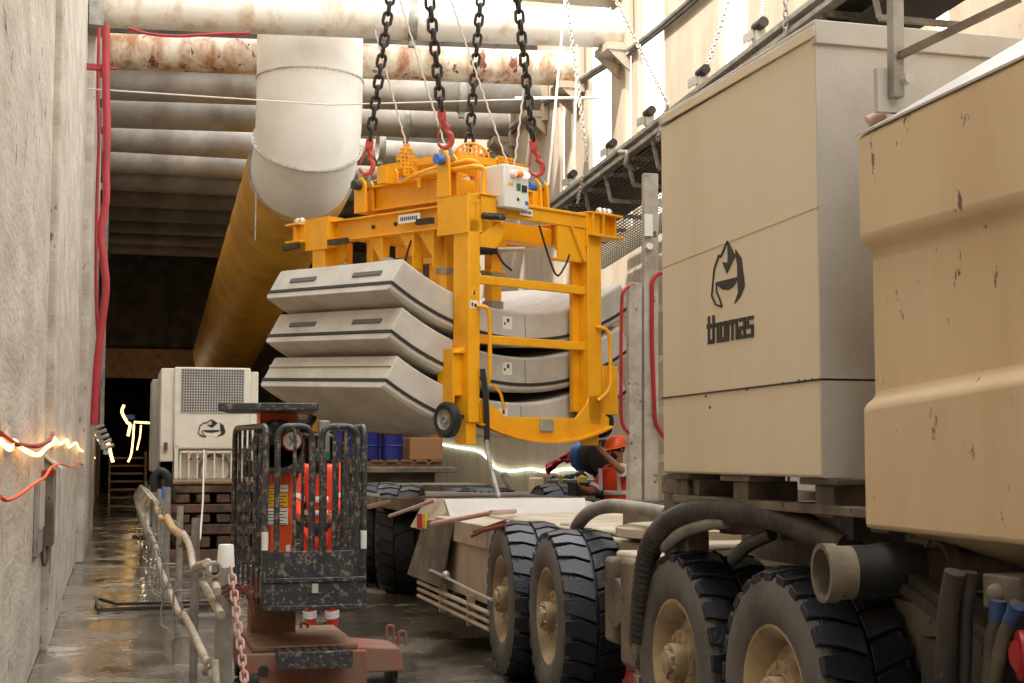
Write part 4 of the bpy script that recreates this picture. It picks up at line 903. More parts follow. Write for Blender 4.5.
for i,(px,Y,lab) in enumerate(((463,19.0,'blue-black tyre lying behind the flatbed tray'),(486,18.2,'black tyre lying right behind the drooping cable'))):
    c = ay(px, 498, Y); m = MB(); m.lathe([(.2,0),(.3,.0),(.36,.06),(.37,.12),(.36,.2),(.3,.26),(.2,.26),(.19,.13)], (c.x,Y,c.z-.12), (0,0,1), 36, closed=True)
    for k in range(24): a = 2*pi*k/24; m.bar((c.x+.36*cos(a),Y+.36*sin(a),c.z-.08),(c.x+.36*cos(a+.12),Y+.36*sin(a+.12),c.z+.1),.03,.04,up=(cos(a),sin(a),0))
    m.build('spare_tyre', 'tyre', cat='tyre', label=lab)
t = thing('storage_rack', 'low dusty rack standing behind the carrier below the spare tyres', 'rack', (4.9,18.6,0))
m = MB(); m.box(4.1,7.2,17.9,19.5,.78,.86); m.build('shelf', 'dwood', t); 
for x in (4.15,5.6,7.1):
    m = MB(); m.box(x,x+.06,17.95,18.0,0,.78); m.box(x,x+.06,19.4,19.45,0,.78); m.build('post', 'dk', t)
m = MB(); m.tube(smooth([ay(504,475,18.9), ay(512,490,18.7), ay(520,500,18.6), ay(545,505,18.5)]), .05, 8); m.build('bent_pipe', 'chassis', cat='pipe', label='bent dusty pipe leaning behind the carrier')
# LED strips on the right wall
def ledstrip(pts, r, mat, lab, cat='light strip'):
    m = MB(); m.tube(smooth(pts, 5), r, 6); return m.build('led_strip', mat, cat=cat, label=lab)
ledstrip([ax(a,b,WR-.05) for a,b in ((440,444),(455,447),(480,452),(494,467),(510,471),(530,469),(548,472),(565,469),(590,470),(610,471),(640,468))], .022, 'ledw', 'glowing white light strip sagging along the right wall below the frame')
def wl(px, py, x=WL+.05): return ax(px, py, x)
PL = [(0,440),(10,449),(13,441),(25,450),(38,455),(47,447),(53,443),(54,438),(60,444),(67,440),(69,447),(76,443),(80,450),(88,453),(95,458)]
ledstrip([ax(a,b,WL+(.03 if a>25 else -.02)) for a,b in PL], .014, 'led', 'warm glowing light strip sagging along the left wall')
m = MB(); m.tube(smooth([ax(a,b-4,WL+(.03 if a>25 else -.02)) for a,b in ((0,438),(12,446),(25,450),(38,450),(50,444),(53,437))]), .016, 8); m.build('pink_hose', 'redhose', cat='hose', label='dull pink hose draped just above the warm light strip')
m = MB(); m.tube(smooth([ax(a,b,WL+.04) for a,b in ((0,497),(8,500),(22,493),(34,484),(45,477),(52,467),(62,464),(72,467),(82,464),(95,472))]), .01, 6); m.build('orange_cable', 'ocable', cat='cable', label='orange cable sagging below the warm light strip on the left wall')
ledstrip([ay(a,b,30) for a,b in ((95,430),(99,440),(104,445),(108,442),(111,455),(113,462))], .03, 'led', 'warm glowing light strip drooping beyond the left wall')
ledstrip([ay(a,b,38) for a,b in ((124,405),(122,412),(127,422),(130,425),(128,436))], .035, 'led', 'warm curl of light strip high inside the dark tunnel')
ledstrip([ay(a,b,40) for a,b in ((134,422),(150,423),(165,424))], .03, 'led', 'level warm light strip inside the dark tunnel')
ledstrip([ay(a,b,40) for a,b in ((134,424),(133,440),(131,455),(128,462))], .025, 'led', 'hanging warm light strip inside the dark tunnel')
ledstrip([ay(a,b,41) for a,b in ((141,425),(140,436),(137,450))], .02, 'led', 'short hanging warm light strip right of the long one in the tunnel')
m = MB(); c = ay(130,417,38); m.box(c.x-.12,c.x+.12,c.y,c.y+.05,c.z-.06,c.z+.06); m.build('tunnel_sign', 'bluel', cat='sign', label='small pale blue sign among the warm lights in the tunnel')
t = thing('tunnel_stairs', 'dim timber steps at the far end of the tunnel walkway', 'stairs', tuple(az(127,500)))
for k in range(7):
    c = ay(127, 505-k*8, 40); m = MB(); m.box(c.x-.45, c.x+.45, 40+.2*k, 40.2+.2*k, c.z-.05, c.z); m.build('step', 'wood', t)
m = MB(); c = ay(127,505,40); m.box(c.x-.5,c.x-.45,40,41.6,0,1.7); m.box(c.x+.45,c.x+.5,40,41.6,0,1.7); m.build('stringer', 'wood', t)
# left wall boxes
t = thing('junction_box', 'grey metal junction box on the left wall, the left and taller of two', 'electrical box', tuple(wl(43,500)))
a = wl(40.5,477); b = wl(45.5,548); m = MB(); m.box(-.56, -.525, 10.9, 11.7, .86, 1.42); m.build('box_body', 'steel', t, bevel=.008)
m = MB(); m.box(-.525, -.515, 10.95, 11.65, 1.05, 1.4); m.build('box_lid', 'greyp', t, bevel=.004)
t = thing('junction_box', 'brown metal junction box on the left wall below the folded plate', 'electrical box', tuple(wl(55,500)))
m = MB(); m.box(-.555, -.46, 11.9, 12.3, .88, 1.48); m.build('box_body', 'chassis', t, bevel=.008)
m = MB(); m.tube(smooth([(-.5,11.95,.88),(-.5,11.9,.78),(-.52,11.8,.74),(-.54,11.7,.9)]), .01, 6); m.build('box_cable', 'hoseb', t)
m = MB(); m.box(-.555,-.455,11.89,11.9,1.44,1.48); m.build('box_trim', 'redcloth', t)
m = MB(); m.hexa([(-.56,12.32,1.58),(-.43,12.32,1.47),(-.43,12.7,1.47),(-.56,12.7,1.58)], [(-.56,12.32,1.61),(-.42,12.32,1.49),(-.42,12.7,1.49),(-.56,12.7,1.61)])
m.box(-.435,-.42,12.32,12.7,.72,1.48)
m.build('folded_plate', 'greyp', cat='plate', label='pale folded metal plate sticking out of the left wall', bevel=.003)
# cluster of fittings on left wall end
m = MB()
for k in range(5): c = ay(96+k*2.5, 428+k*5, 23); m.cyl(c, c+Vector((.12,0,.05)), .03, 8); m.box(c.x-.04,c.x+.04,c.y,c.y+.05,c.z-.1,c.z-.02)
m.build('cable_clamps', 'steel', cat='clamp', label='cluster of grey clamps where the red hose ends on the left wall')
# boots/person standing far left against the wall
# floor frame
m = MB(); m.bar(az(96,598,.04), az(99,610,.04), .03, .03); m.bar(az(99,610,.04), az(215,606,.04), .04, .04); m.bar(az(100,599,.05), az(117,604,.05), .03, .03); m.bar(az(117,604,.05), az(215,602,.05), .03, .03)
m.build('steel_bar_frame', 'dk', cat='steel bar', label='bent dark steel bars lying across the wet walkway')
m = MB(); m.bar(az(133,537,.04), az(165,538,.04), .06, .06); m.build('floor_timber', 'dwood', cat='timber', label='dark timber lying across the walkway further back')

# ================================================================== CREAM UNIT LEFT
GY = 25.0
t = thing('ventilation_unit', 'cream ventilation unit with a square grille and flame emblem, at the back left', 'machine', (1.65, 26, 1.5))
a = ay(173,449,GY); b = ay(251,368,GY)
m = MB(); m.box(a.x, b.x, GY, GY+1.8, a.z, b.z); m.build('housing', 'sock', t, bevel=.03)
m = MB(); m.box(b.x, b.x+.14, GY+.08, GY+1.8, a.z-.2, b.z-.06); m.build('side_flange', 'sock', t, bevel=.02)
c = ay(161,372,GY+.25); c2 = ay(173,450,GY+.25)
m = MB(); m.box(c.x, a.x+.02, GY+.1, GY+2.0, c2.z-.2, b.z-.02); m.build('side_door', 'sock', t, bevel=.02)
c3 = ay(152,380,GY+1.5); m = MB(); m.box(c3.x, c.x+.05, GY+1.2, GY+2.6, 1.3, c3.z); m.build('rear_box', 'greyp', t, bevel=.02)
g0 = ay(181,412,GY); g1 = ay(244,370,GY)
m = MB(); m.box(g0.x, g1.x, GY-.005, GY+.02, g0.z, g1.z); gp = m.build('grille_backing', 'dk', t)
m = MB()
for k in range(25): x = g0.x+(g1.x-g0.x)*k/24; m.box(x-.009, x+.009, GY-.02, GY-.005, g0.z, g1.z)
for k in range(17): z = g0.z+(g1.z-g0.z)*k/16; m.box(g0.x, g1.x, GY-.024, GY-.008, z-.008, z+.008)
m.build('grille', 'greyp', t)
def gz(x, y, d=0): p = ay(190+x/19.52, 410+y/19.52, GY); return Vector((p.x, GY-.012-d, p.z))
m = MB()
for poly in ([(425,180),(545,260),(425,350),(335,285),(425,290)], [(570,235),(655,300),(695,430),(655,480),(530,522),(610,450),(590,385),(585,270)], [(250,390),(590,390),(560,420),(430,442),(300,425)]): m.prism([gz(*p) for p in poly], (0,.01,0))
L = [(425,185),(300,258),(275,240),(190,310),(165,460),(230,505),(310,520),(250,460),(240,395)]
for p, q in zip(L, L[1:]): m.bar(gz(*p), gz(*q), .014, .014, up=(0,1,0))
m.build('flame_emblem', 'ink', t, smooth=False)
lo = ay(180,484,GY); hi = ay(240,452,GY)
m = MB(); m.box(lo.x-.08, hi.x+.1, GY+.3, GY+1.5, lo.z, hi.z+.05); m.build('base_housing', 'sock', t, bevel=.01)
m = MB(); c = Vector(((lo.x+hi.x)/2+.1, GY+.28, (lo.z+hi.z)/2-.05)); m.pipe(c, c+Vector((0,.1,0)), .3, .24, 28); m.build('fan_ring', 'steel', t)
m = MB()
for k in range(8): x = lo.x+(hi.x-lo.x)*k/7; m.box(x-.012,x+.012,GY+.0,GY+.03,lo.z,hi.z)
m.box(lo.x,hi.x,GY,GY+.03,lo.z-.02,lo.z+.02); m.box(lo.x,hi.x,GY,GY+.03,hi.z-.02,hi.z+.02); m.box(lo.x-.1,lo.x-.04,GY,GY+.05,lo.z-.1,hi.z+.1); m.build('guard_bars', 'sock', t)
for px, mm in ((191,'red'),(199,'green'),(212,'green'),(225,'green')):
    c = ay(px,459,GY+.0); m = MB(); m.cyl(c,c+Vector((0,-.05,0)),.025,12); m.build('knob', mm, t)
m = MB(); c = ay(170,446,GY); m.box(c.x-.1,c.x-.04,GY+.02,GY+.1,c.z-.08,c.z+.06); m.build('red_handle', 'darkred', t)
# timber crib beneath
t = thing('timber_stack', 'stack of dark old sleepers under the cream unit', 'timber stack', (1.6, 24.5, 0))
m = MB(); rows = [(483,493),(494,503),(504,513),(514,523),(524,535),(536,548),(549,563),(565,580)]
for k, (y0, y1) in enumerate(rows):
    a = ay(168 if k % 2 == 0 else 176, y1, 22.0); b = ay(246, y0, 22.0)
    if k % 2 == 0: m.box(a.x, b.x+.4, 22.0, 22.25, max(0,a.z), b.z); m.box(a.x, b.x+.4, 23.4, 23.65, max(0,a.z), b.z); m.box(a.x,b.x+.4,25.0,25.3,max(0,a.z),b.z); m.box(a.x,b.x+.4,26.5,26.8,max(0,a.z),b.z)
    else:
        for j in range(5): x = a.x+j*.3; m.box(x, x+.2, 22.02, 26.8, max(0,a.z), b.z)
m.build('sleepers', 'dwood', t, bevel=.012)
m = MB(); m.box(.85,2.5,22.0,26.9,1.14,1.2); o = m.build('top_boards', 'wood', t)
m = MB(); m.tube([ay(204,450,22), ay(203,500,20), ay(200,540,18)], .012, 6); m.build('white_cord', 'rope', cat='cord', label='thin white cord hanging in front of the cream unit and timber stack')
m = MB(); c = ay(161,478,21.5); m.tube(smooth([c+Vector((-.08,0,-.2)), c+Vector((-.1,0,0)), c+Vector((0,0,.1)), c+Vector((.1,0,0)), c+Vector((.12,0,-.2))]), .06, 10); m.build('black_hose_loop', 'black', cat='hose', label='loop of black hose left of the cream unit base')

# ================================================================== RAILING
RX = .58
def ry(px): return ax(px, 455, RX).y
posts = [(8.1,.98,.05,'thick grey railing post nearest the camera, carrying the white cup'),(10.7,1.14,.03,'grey scaffold post second in the walkway railing'),(13.3,1.14,.03,'grey scaffold post third from the camera in the walkway railing'),
         (16.5,1.24,.035,'tall grey scaffold post fourth from the camera in the railing'),(18.2,1.05,.03,'grey scaffold post fifth from the camera in the railing'),(19.6,1.15,.03,'grey scaffold post in the railing level with the timber stack'),
         (22.0,1.05,.03,'grey scaffold post in the far stretch of the railing, before the cream unit'),(24.5,1.1,.03,'grey scaffold post in the far stretch of the railing, beside the cream unit'),(28.0,1.1,.03,'last visible railing post before the dark tunnel')]
for i, (y, h, r, lab) in enumerate(posts):
    RX = .60 if i == 0 else .58
    t = thing('railing_post', lab, 'post', (RX, y, 0), 0, 'walkway railing posts')
    m = MB(); m.pipe((RX,y,0.0),(RX,y,h),r,r-.006,16); m.build('pole', 'steel', t)
    if i:
        for z, s in ((.08,-1),(.42,1)):
            m = MB(); m.tube(arcpts([(RX,y,z+.2),(RX-.15,y,z+.2),(RX-.15,y,z),(RX-.07,y-.04,z-.05)],.03), .009, 6); m.build('bracket_hook', 'steel', t)
        m = MB(); m.tube(arcpts([(RX,y,.95),(RX-.08,y,.93),(RX-.1,y,1.0)],.03), .012, 6); m.tube(arcpts([(RX,y,.5),(RX-.08,y,.46),(RX-.1,y,.54)],.03), .012, 6); m.build('bracket_hook', 'steel', t)
def rtube(pts, r, lab, mat='pipe2'):
    m = MB(); P = [Vector(p) for p in pts]; m.tube(P, r, 12)
    m.build('scaffold_tube', mat, cat='tube', label=lab)
M['pipe2'] = pm('dirty_tube', srgb(188,178,160), srgb(146,128,104), 8, .4, .65, .6, bump=.1)
M['ochre'] = pm('ochre_tube', srgb(196,160,104), srgb(150,122,84), 8, .4, .65, .6, bump=.1)
X1 = RX-.08
rtube([(X1+.04,7.9,.40),(X1,9.6,.48),(X1,10.6,.46)], .024, 'pale tube of the lower rail nearest the camera')
rtube([(X1,10.4,.44),(X1,11.6,.38),(X1,13.4,.38)], .028, 'bent pale tube, second of the lower rail')
rtube([(X1,13.2,.4),(X1-.02,15.2,.42),(X1,17.4,.46)], .026, 'pale tube in the middle of the lower rail')
rtube([(X1,17.3,.48),(X1,21,.52),(X1,28,.5)], .03, 'far pale tube of the lower rail')
rtube([(X1+.05,7.95,.86),(X1+.05,8.25,.92),(X1+.03,8.5,.98)], .024, 'short open tube end beside the thick post')
rtube([(X1+.07,7.9,.74),(X1+.04,8.25,.8),(X1+.02,8.6,.84)], .024, 'lower of two short open tube ends beside the thick post')
rtube(smooth([(X1+.02,8.4,.98),(X1,8.9,.93),(X1,9.4,.88),(X1,9.9,.98),(X1,10.9,1.02)],4), .024, 'kinked pale tube of the upper rail by the thick post')
rtube([(X1,10.6,1.0),(X1-.02,12.4,.98),(X1,14.2,1.0)], .034, 'ochre tube of the upper rail', 'ochre')
rtube([(X1,14.0,.98),(X1,16.0,.9),(X1,18.0,.96)], .03, 'ochre tube of the upper rail further back', 'ochre')
rtube([(X1,17.8,1.02),(X1,22,1.04),(X1,28,1.0)], .032, 'far pale tube of the upper rail')
rtube([(X1+.07,7.7,-.0),(X1+.04,7.9,.5)], .022, 'short leaning tube at the foot of the thick post')
for i, (y, h, r, lab) in enumerate(posts):
    for z in (.44, .97):
        m = MB(); x = RX-.04 if i else .56; m.pipe((x-.02,y-.045,z),(x-.02,y+.045,z),.045,.03,14); m.box(x-.03,x+.04,y-.03,y+.03,z-.03,z+.03); m.bar((x-.08,y-.02,z-.03),(x+.02,y-.02,z-.03),.02,.03)
        m.build('tube_coupler', 'steel', cat='coupler', label='grey steel coupler clamping a tube of the walkway railing to its post', group='railing couplers')
# net hanging on the far rail
m = MB()
for k in range(26):
    y = 19+k*.32; m.tube(smooth([(X1-.04,y,1.05),(X1-.1+.04*sin(k*2.3),y+.1,.85),(X1-.06,y-.08,.6+.1*sin(k))],3), .02, 5)
m.build('barrier_net', 'pipe2', cat='net', label='crumpled pale netting bundled over the far railing')
m = MB(); m.lathe([(.047,0),(.05,.0),(.042,.12),(.038,.125),(.0,.125)], (.605,8.1,.98), (0,0,1), 24); c = m.build('plastic_cup', 'white', cat='cup', label='white plastic cup upturned on the thick nearest post')
m = MB(); c = ay(164,494,20.3); m.box(c.x-.03,c.x+.03,20.3,20.36,c.z-.08,c.z+.1); m.build('blue_tag', 'bluel', cat='tag', label='small blue and white tag on the far railing')
# wire wrapped at the post & plastic chain
m = MB()
for k in range(5): m.tube(smooth([(.56+.02*k,8.05,.86-.02*k),(.655,8.03,.9-.03*k),(.71,8.06,.84+.01*k),(.76,8.12,.84-.03*k)]), .007, 5)
m.build('binding_wire', 'darkred', cat='wire', label='rusty wire wound round the top of the thick nearest post')
m = MB(); chainmesh(m, ay(231,568,8.0), ay(246,692,7.8), .062, .0075, 6, 10, step=.044); m.build('plastic_chain', 'pink', cat='chain', label='pink and white plastic chain hanging from the thick nearest post')
# plate on post
m = MB(); m.prism([(.52,8.2,.74),(.64,8.2,.82),(.64,8.2,.68)], (0,.01,0)); m.build('triangle_plate', 'steel', cat='plate', label='small grey triangular plate behind the thick nearest post')

# ================================================================== MAST LIFT
L0 = (1.35, 10.0, 0)
t = thing('mast_lift', 'orange mast lift with a mud-splattered black barred cage', 'lift', L0)
c0 = az(190,655,.3); 
m = MB(); m.box(.86,1.62,9.5,10.75,.12,.3); m.box(.84,1.64,9.48,9.52,.05,.31); m.hexa([(1.6,9.75,.12),(1.95,9.75,.12),(1.95,10.3,.12),(1.6,10.3,.12)],[(1.6,9.75,.3),(1.93,9.8,.27),(1.93,10.25,.27),(1.6,10.3,.3)])
m.build('base', 'obase', t, bevel=.012)
m = MB(); m.box(.9,1.6,9.6,10.7,.3,.34); m.build('base_cover', 'brown', t, bevel=.01)
m = MB(); m.hexa([(1.04,9.28,.28),(1.5,9.28,.28),(1.5,9.6,.28),(1.04,9.6,.28)], [(1.04,9.28,.33),(1.5,9.28,.33),(1.5,9.6,.33),(1.04,9.6,.33)])
m.box(1.03,1.51,9.26,9.28,.23,.34); st = m.build('step_plate', 'cage', t, bevel=.004)
m = MB()
for i in range(7):
    for j in range(3): m.cyl((1.09+i*.06,9.34+j*.09,.331),(1.09+i*.06,9.34+j*.09,.337),.015,8)
m.build('step_holes', 'ink', st)
for x, y in ((.9,9.55),(.9,10.6),(1.88,9.9)):
    m = MB(); m.lathe([(.03,-.03),(.1,-.03),(.11,0),(.1,.03),(.03,.03)], (x,y,.11), (1,0,0), 24); m.build('caster', 'black', t)
for x, y in ((1.36,10.55),(1.93,10.2),(1.95,9.85)):
    m = MB(); m.tube(arcpts([(x-.025,y,.28),(x-.025,y,.38),(x+.025,y,.38),(x+.025,y,.28)],.03), .01, 8); m.build('tie_down_eye', 'obase', t)
m = MB(); m.cyl((.96,9.47,.2),(.96,9.5,.2),.035,14); m.build('base_hole', 'ink', t)
cl0 = ay(250,647,10.35); cl1 = ay(296,605,10.35)
m = MB(); m.box(cl0.x, cl1.x, 10.35, 10.6, .3, .75); m.build('mast_foot', 'brown', t, bevel=.008)
a = ay(266,570,10.3); b = ay(294,475,10.3)
m = MB(); m.box(a.x, b.x, 10.3, 10.6, .62, 1.88); m.box(a.x+.02,b.x-.02,10.25,10.3,.65,1.5); m.build('mast', 'orange', t, bevel=.008)
a2 = ay(259,430,10.3); b2 = ay(296,405,10.3); m = MB(); m.box(a2.x,b2.x,10.25,10.5,1.5,1.9); m.build('mast_head', 'orange', t, bevel=.006)
m = MB(); c = ay(277,445,10.2); m.lathe([(.0,0),(.17,0),(.18,.02),(.18,.1),(.0,.1)], (c.x,10.1,c.z), (0,1,0), 36); m.box(c.x-.17,c.x+.17,10.1,10.2,c.z-.2,c.z-.0); m.build('reel_housing', 'cage', t, bevel=.006)
m = MB(); c = ay(292,441,10.06); m.cyl((c.x,10.06,c.z),(c.x,10.1,c.z),.072,28); gg = m.build('gauge', 'redcloth', t)
m = MB(); m.cyl((c.x,10.05,c.z),(c.x,10.06,c.z),.062,28); m.build('gauge_face', 'white', gg, label='white round dial')
m = MB(); 
for k in range(3): m.bar((c.x,10.047,c.z),(c.x+.04*cos(k*2.1),10.047,c.z+.04*sin(k*2.1)),.004,.006)
m.build('gauge_mark', 'ink', gg)
# control tray / top plate
m = MB(); p0 = ay(222,411,9.75); m.hexa([(.66,9.75,1.9),(1.32,9.62,1.9),(1.4,10.5,1.9),(.78,10.5,1.9)], [(.66,9.75,1.95),(1.32,9.62,1.95),(1.4,10.5,1.95),(.78,10.5,1.95)]); m.build('top_plate', 'cage', t, bevel=.006)
# labels
for x0,x1,y0,y1,mm in ((266,276,485,507,'labely'),(277,288,493,507,'labely'),(277,288,485,492,'white'),(266,288,508,525,'white')):
    p = ay(x0,y1,10.245); q = ay(x1,y0,10.245); m = MB(); m.box(p.x,q.x,10.24,10.25,p.z,q.z); lb = m.build('safety_label', mm, t, label='yellow warning label' if mm == 'labely' else 'white instruction label')
    m = MB(); k = 0; z = q.z-.02
    while z > p.z+.01: m.box(p.x+.012, q.x-.012-.02*(k%2), 10.238, 10.24, z-.005, z); z -= .022; k += 1
    m.build('label_print', 'ink', lb)
m = MB(); c = ay(288,555,10.24); m.box(c.x-.015,c.x+.015,10.24,10.25,c.z-.07,c.z+.07); m.build('safety_label', 'white', t)
# cage
FX0, FX1, FY0, FY1, ZT = .955, 1.605, 9.45, 10.25, 1.79
def loop(name, p, q, z0, zt, r, nb, zb=None):
    p = Vector(p); q = Vector(q); u = (q-p).normalized()
    m = MB(); m.tube(arcpts([p+Vector((0,0,z0)), p+Vector((0,0,zt)), q+Vector((0,0,zt)), q+Vector((0,0,z0))], .08), r, 12); lo_ = m.build(name, 'cage', t)
    for k in range(nb):
        c = p.lerp(q, (k+1)/(nb+1)); m = MB(); m.bar(c+Vector((0,0,z0)), c+Vector((0,0,zt)), .022, .014); m.build('cage_bar', 'cage', lo_)
    return lo_
loop('cage_frame', (FX0,FY0,0), (FX0-.13,FY1+.1,0), .62, ZT, .02, 5)
loop('cage_frame', (FX1,FY0,0), (FX1+.0,FY1+.1,0), .62, ZT, .02, 3)
loop('cage_gate', (1.03,FY0,0), (1.255,FY0,0), .8, ZT, .02, 1)
loop('cage_gate', (1.325,FY0,0), (1.56,FY0,0), .8, ZT, .02, 2)
loop('cage_frame', (FX0+.03,FY1+.1,0), (FX1-.05,FY1+.1,0), .8, ZT-.05, .018, 6)
m = MB(); m.box(FX0-.01, FX1+.01, FY0-.03, FY0-.01, .585, .8); m.box(FX0-.015,FX1+.015,FY0-.045,FY0-.03,.59,.62); m.box(FX0-.015,FX1+.015,FY0-.045,FY0-.03,.77,.8); m.build('toe_panel', 'cage', t, bevel=.005)
m = MB(); m.box(FX0-.01, FX1+.01, FY0-.012, FY0+.0, .8, .97); m.build('lower_panel', 'cage', t, bevel=.004)
m = MB(); m.box(FX0, FX1, FY0, FY1+.15, .62, .67); m.build('cage_floor', 'cage', t)
m = MB(); m.box(FX0-.02, FX0, FY0, FY1+.1, .66, .82); m.box(FX1, FX1+.02, FY0, FY1+.1, .66, .84); m.build('side_panel', 'chassis', t, bevel=.004)
m = MB(); m.box(1.26,1.3,FY0-.05,FY0-.045,.7,.76); m.build('small_plate', 'greyp', t)
for x in (FX0, FX1):
    m = MB(); m.cyl((x,FY0,.98),(x,FY0,1.1),.022,12); m.build('post_sticker', 'white', t, label='white sticker on cage post')
m = MB(); m.box(FX0-.03,FX0-.02,9.6,9.75,.68,.8); m.build('side_sticker', 'redcloth', t)
m = MB(); m.box(1.42,1.5,10.32,10.4,1.55,1.85); m.build('control_grip', 'steel', t, bevel=.01)
m = MB(); m.box(1.41,1.5,10.3,10.32,1.57,1.62); m.build('control_tag', 'green', t)
# ================================================================== PEOPLE
def skinmesh(name, verts, edges, mat, parent, sub=2, root=0):
    me = bpy.data.meshes.new(name); me.from_pydata([v[0] for v in verts], edges, [])
    o = bpy.data.objects.new(name, me); COL.objects.link(o); o.parent = parent
    md = o.modifiers.new('skin', 'SKIN'); md.use_smooth_shade = True
    sv = me.skin_vertices[0].data
    for i, v in enumerate(verts):
        r = v[1]; sv[i].radius = (r, r) if not isinstance(r, tuple) else r
    sv[root].use_root = True
    s = o.modifiers.new('sub', 'SUBSURF'); s.levels = sub; s.render_levels = sub
    me.materials.append(M[mat]); return o
def chainv(V_, E_, start, pts):
    """append a chain of (pos, radius), starting from vertex index start"""
    prev = start
    for p in pts:
        V_.append(p); E_.append((prev, len(V_)-1)) if prev is not None else None; prev = len(V_)-1
    return prev
def person(lab, loc, rz, J, helmet=True, grp=None, scale=1.0, wide=1.0):
    p = thing('person', lab, 'person', loc, rz, grp); p.scale = (scale*wide, scale, scale)
    # body: one continuous skinned figure. x right, y forward(-y is front)
    V_ = [(J['pelvis'], (.14,.11))]; E_ = []
    c = chainv(V_, E_, 0, [(J['waist'], (.13,.1)), (J['chest'], (.16,.12)), (J['neck0'], (.07,.07)), (J['neck1'], .052), (J['head0'], .075), (J['head1'], (.085,.1)), (J['head2'], (.06,.07))])
    ch = 2
    for s in ('L','R'):
        k = chainv(V_, E_, ch, [(J['sh'+s], .07), (J['el'+s], .045), (J['wr'+s], .03), (J['ha'+s], (.038,.02))])
        h = Vector(J['ha'+s]); d = (h-Vector(J['wr'+s])).normalized(); side = d.cross(Vector((0,1,.1))).normalized(); nrm = side.cross(d)
        for f, L in ((-.03,.062),(-.01,.072),(.01,.068),(.03,.052)):
            a = h+d*.035+side*f; b = a+d*L*.55+nrm*.006; e = b+d*L*.4+nrm*.018; chainv(V_, E_, k, [(tuple(a),.0095),(tuple(b),.0085),(tuple(e),.007)])
        a = h-d*.01-side*.04; chainv(V_, E_, k, [(tuple(a),.011),(tuple(a+d*.03-side*.015+nrm*.02),.0085)])
        chainv(V_, E_, 0, [(J['hip'+s], .09), (J['kn'+s], .055), (J['an'+s], .038), (J['to'+s], .03)])
    skinmesh('body', V_, E_, 'skin', p)
    # jacket
    V_ = [(J['waist'], (.17,.13))]; E_ = []
    chainv(V_, E_, 0, [(J['pelvis'], (.175,.14))])
    c = chainv(V_, E_, 0, [(J['chest'], (.195,.15)), (tuple(Vector(J['chest']).lerp(Vector(J['neck0']), .65)), (.13,.11)), (tuple(Vector(J['neck0'])), (.075,.075))])
    for s in ('L','R'): chainv(V_, E_, 1+1, [(J['sh'+s], .088), (tuple(Vector(J['sh'+s]).lerp(Vector(J['el'+s]), J.get('slv',1))), .064)]+([(J['wr'+s], .045)] if J.get('slv',1) == 1 else []))
    skinmesh('jacket', V_, E_, 'hiviz', p)
    V_ = [(J['pelvis'], (.165,.13))]; E_ = []
    for s in ('L','R'): chainv(V_, E_, 0, [(J['hip'+s], .108), (J['kn'+s], .082), (tuple(Vector(J['an'+s])+Vector((0,0,.05))), .072)])
    skinmesh('trousers', V_, E_, 'hiviz', p)
    for s in ('L','R'):
        a = Vector(J['an'+s]); b = Vector(J['to'+s]); skinmesh('boot', [(tuple(a+Vector((0,0,.06))), .055),(tuple(a), .055),(tuple(b), (.045,.04))], [(0,1),(1,2)], 'navy', p)
        k = Vector(J['kn'+s]); q = a.lerp(k, .38); m = MB(); m.cyl(q, q+(k-a).normalized()*.055, .083, 20); m.build('reflective_band', 'reflect', p, world=False)
        q = a.lerp(k, .38)
        e = Vector(J['sh'+s]).lerp(Vector(J['el'+s]), .75); dd = (Vector(J['el'+s])-Vector(J['sh'+s])).normalized(); m = MB(); m.cyl(e, e+dd*.04, .075, 16); m.build('reflective_band', 'reflect', p, world=False)
    def torso_band(z0, z1, rx, ry, mat='reflect', name='reflective_band'):
        m = MB(); c = Vector(J['waist']); n = 32; A = []
        for z in (z0, z1): A.append([m.v((c.x+rx*cos(2*pi*k/n), c.y+ry*sin(2*pi*k/n), z)) for k in range(n)])
        for k in range(n): m.face([A[0][k], A[0][(k+1)%n], A[1][(k+1)%n], A[1][k]])
        o = m.build(name, mat, p, world=False); sd = o.modifiers.new('s','SOLIDIFY'); sd.thickness = .008
    for b in J['bands']: torso_band(*b)
    # straps
    for s in ('L','R'):
        sx = Vector(J['sh'+s]); m = MB(); m.bar((sx.x*.72, J['waist'][1]+J['back']*.16, J['bands'][0][1]), (sx.x*.72, J['chest'][1]+J['back']*.175, sx.z+.03), .045, .012, up=(0,1,0)); m.build('reflective_strap', 'reflect', p, world=False)
    h1 = Vector(J['head1']); up = (Vector(J['head2'])-Vector(J['head0'])).normalized(); fwd = Vector(J['face']).normalized(); side = up.cross(fwd)
    m = MB(); m.sphere(h1-fwd*.012+up*.02, .098, (.9,1,1.0)); m.build('hair', 'hair', p, world=False)
    m = MB(); m.sphere(h1+fwd*.1-up*.015, .016, (1,1,1.3), 8); m.build('nose', 'skin', p, world=False)
    for s in (-1,1):
        m = MB(); m.sphere(h1+fwd*.088+side*.032*s+up*.02, .011, seg=8); m.build('eye', 'navy', p, world=False)
        m = MB(); m.sphere(h1+side*.088*s, .022, (.4,1,1.3), 8); m.build('ear', 'skin', p, world=False)
    m = MB(); m.sphere(h1+fwd*.05-up*.06, .055, (1,1,.8), 12); m.build('beard', 'hair', p, world=False)
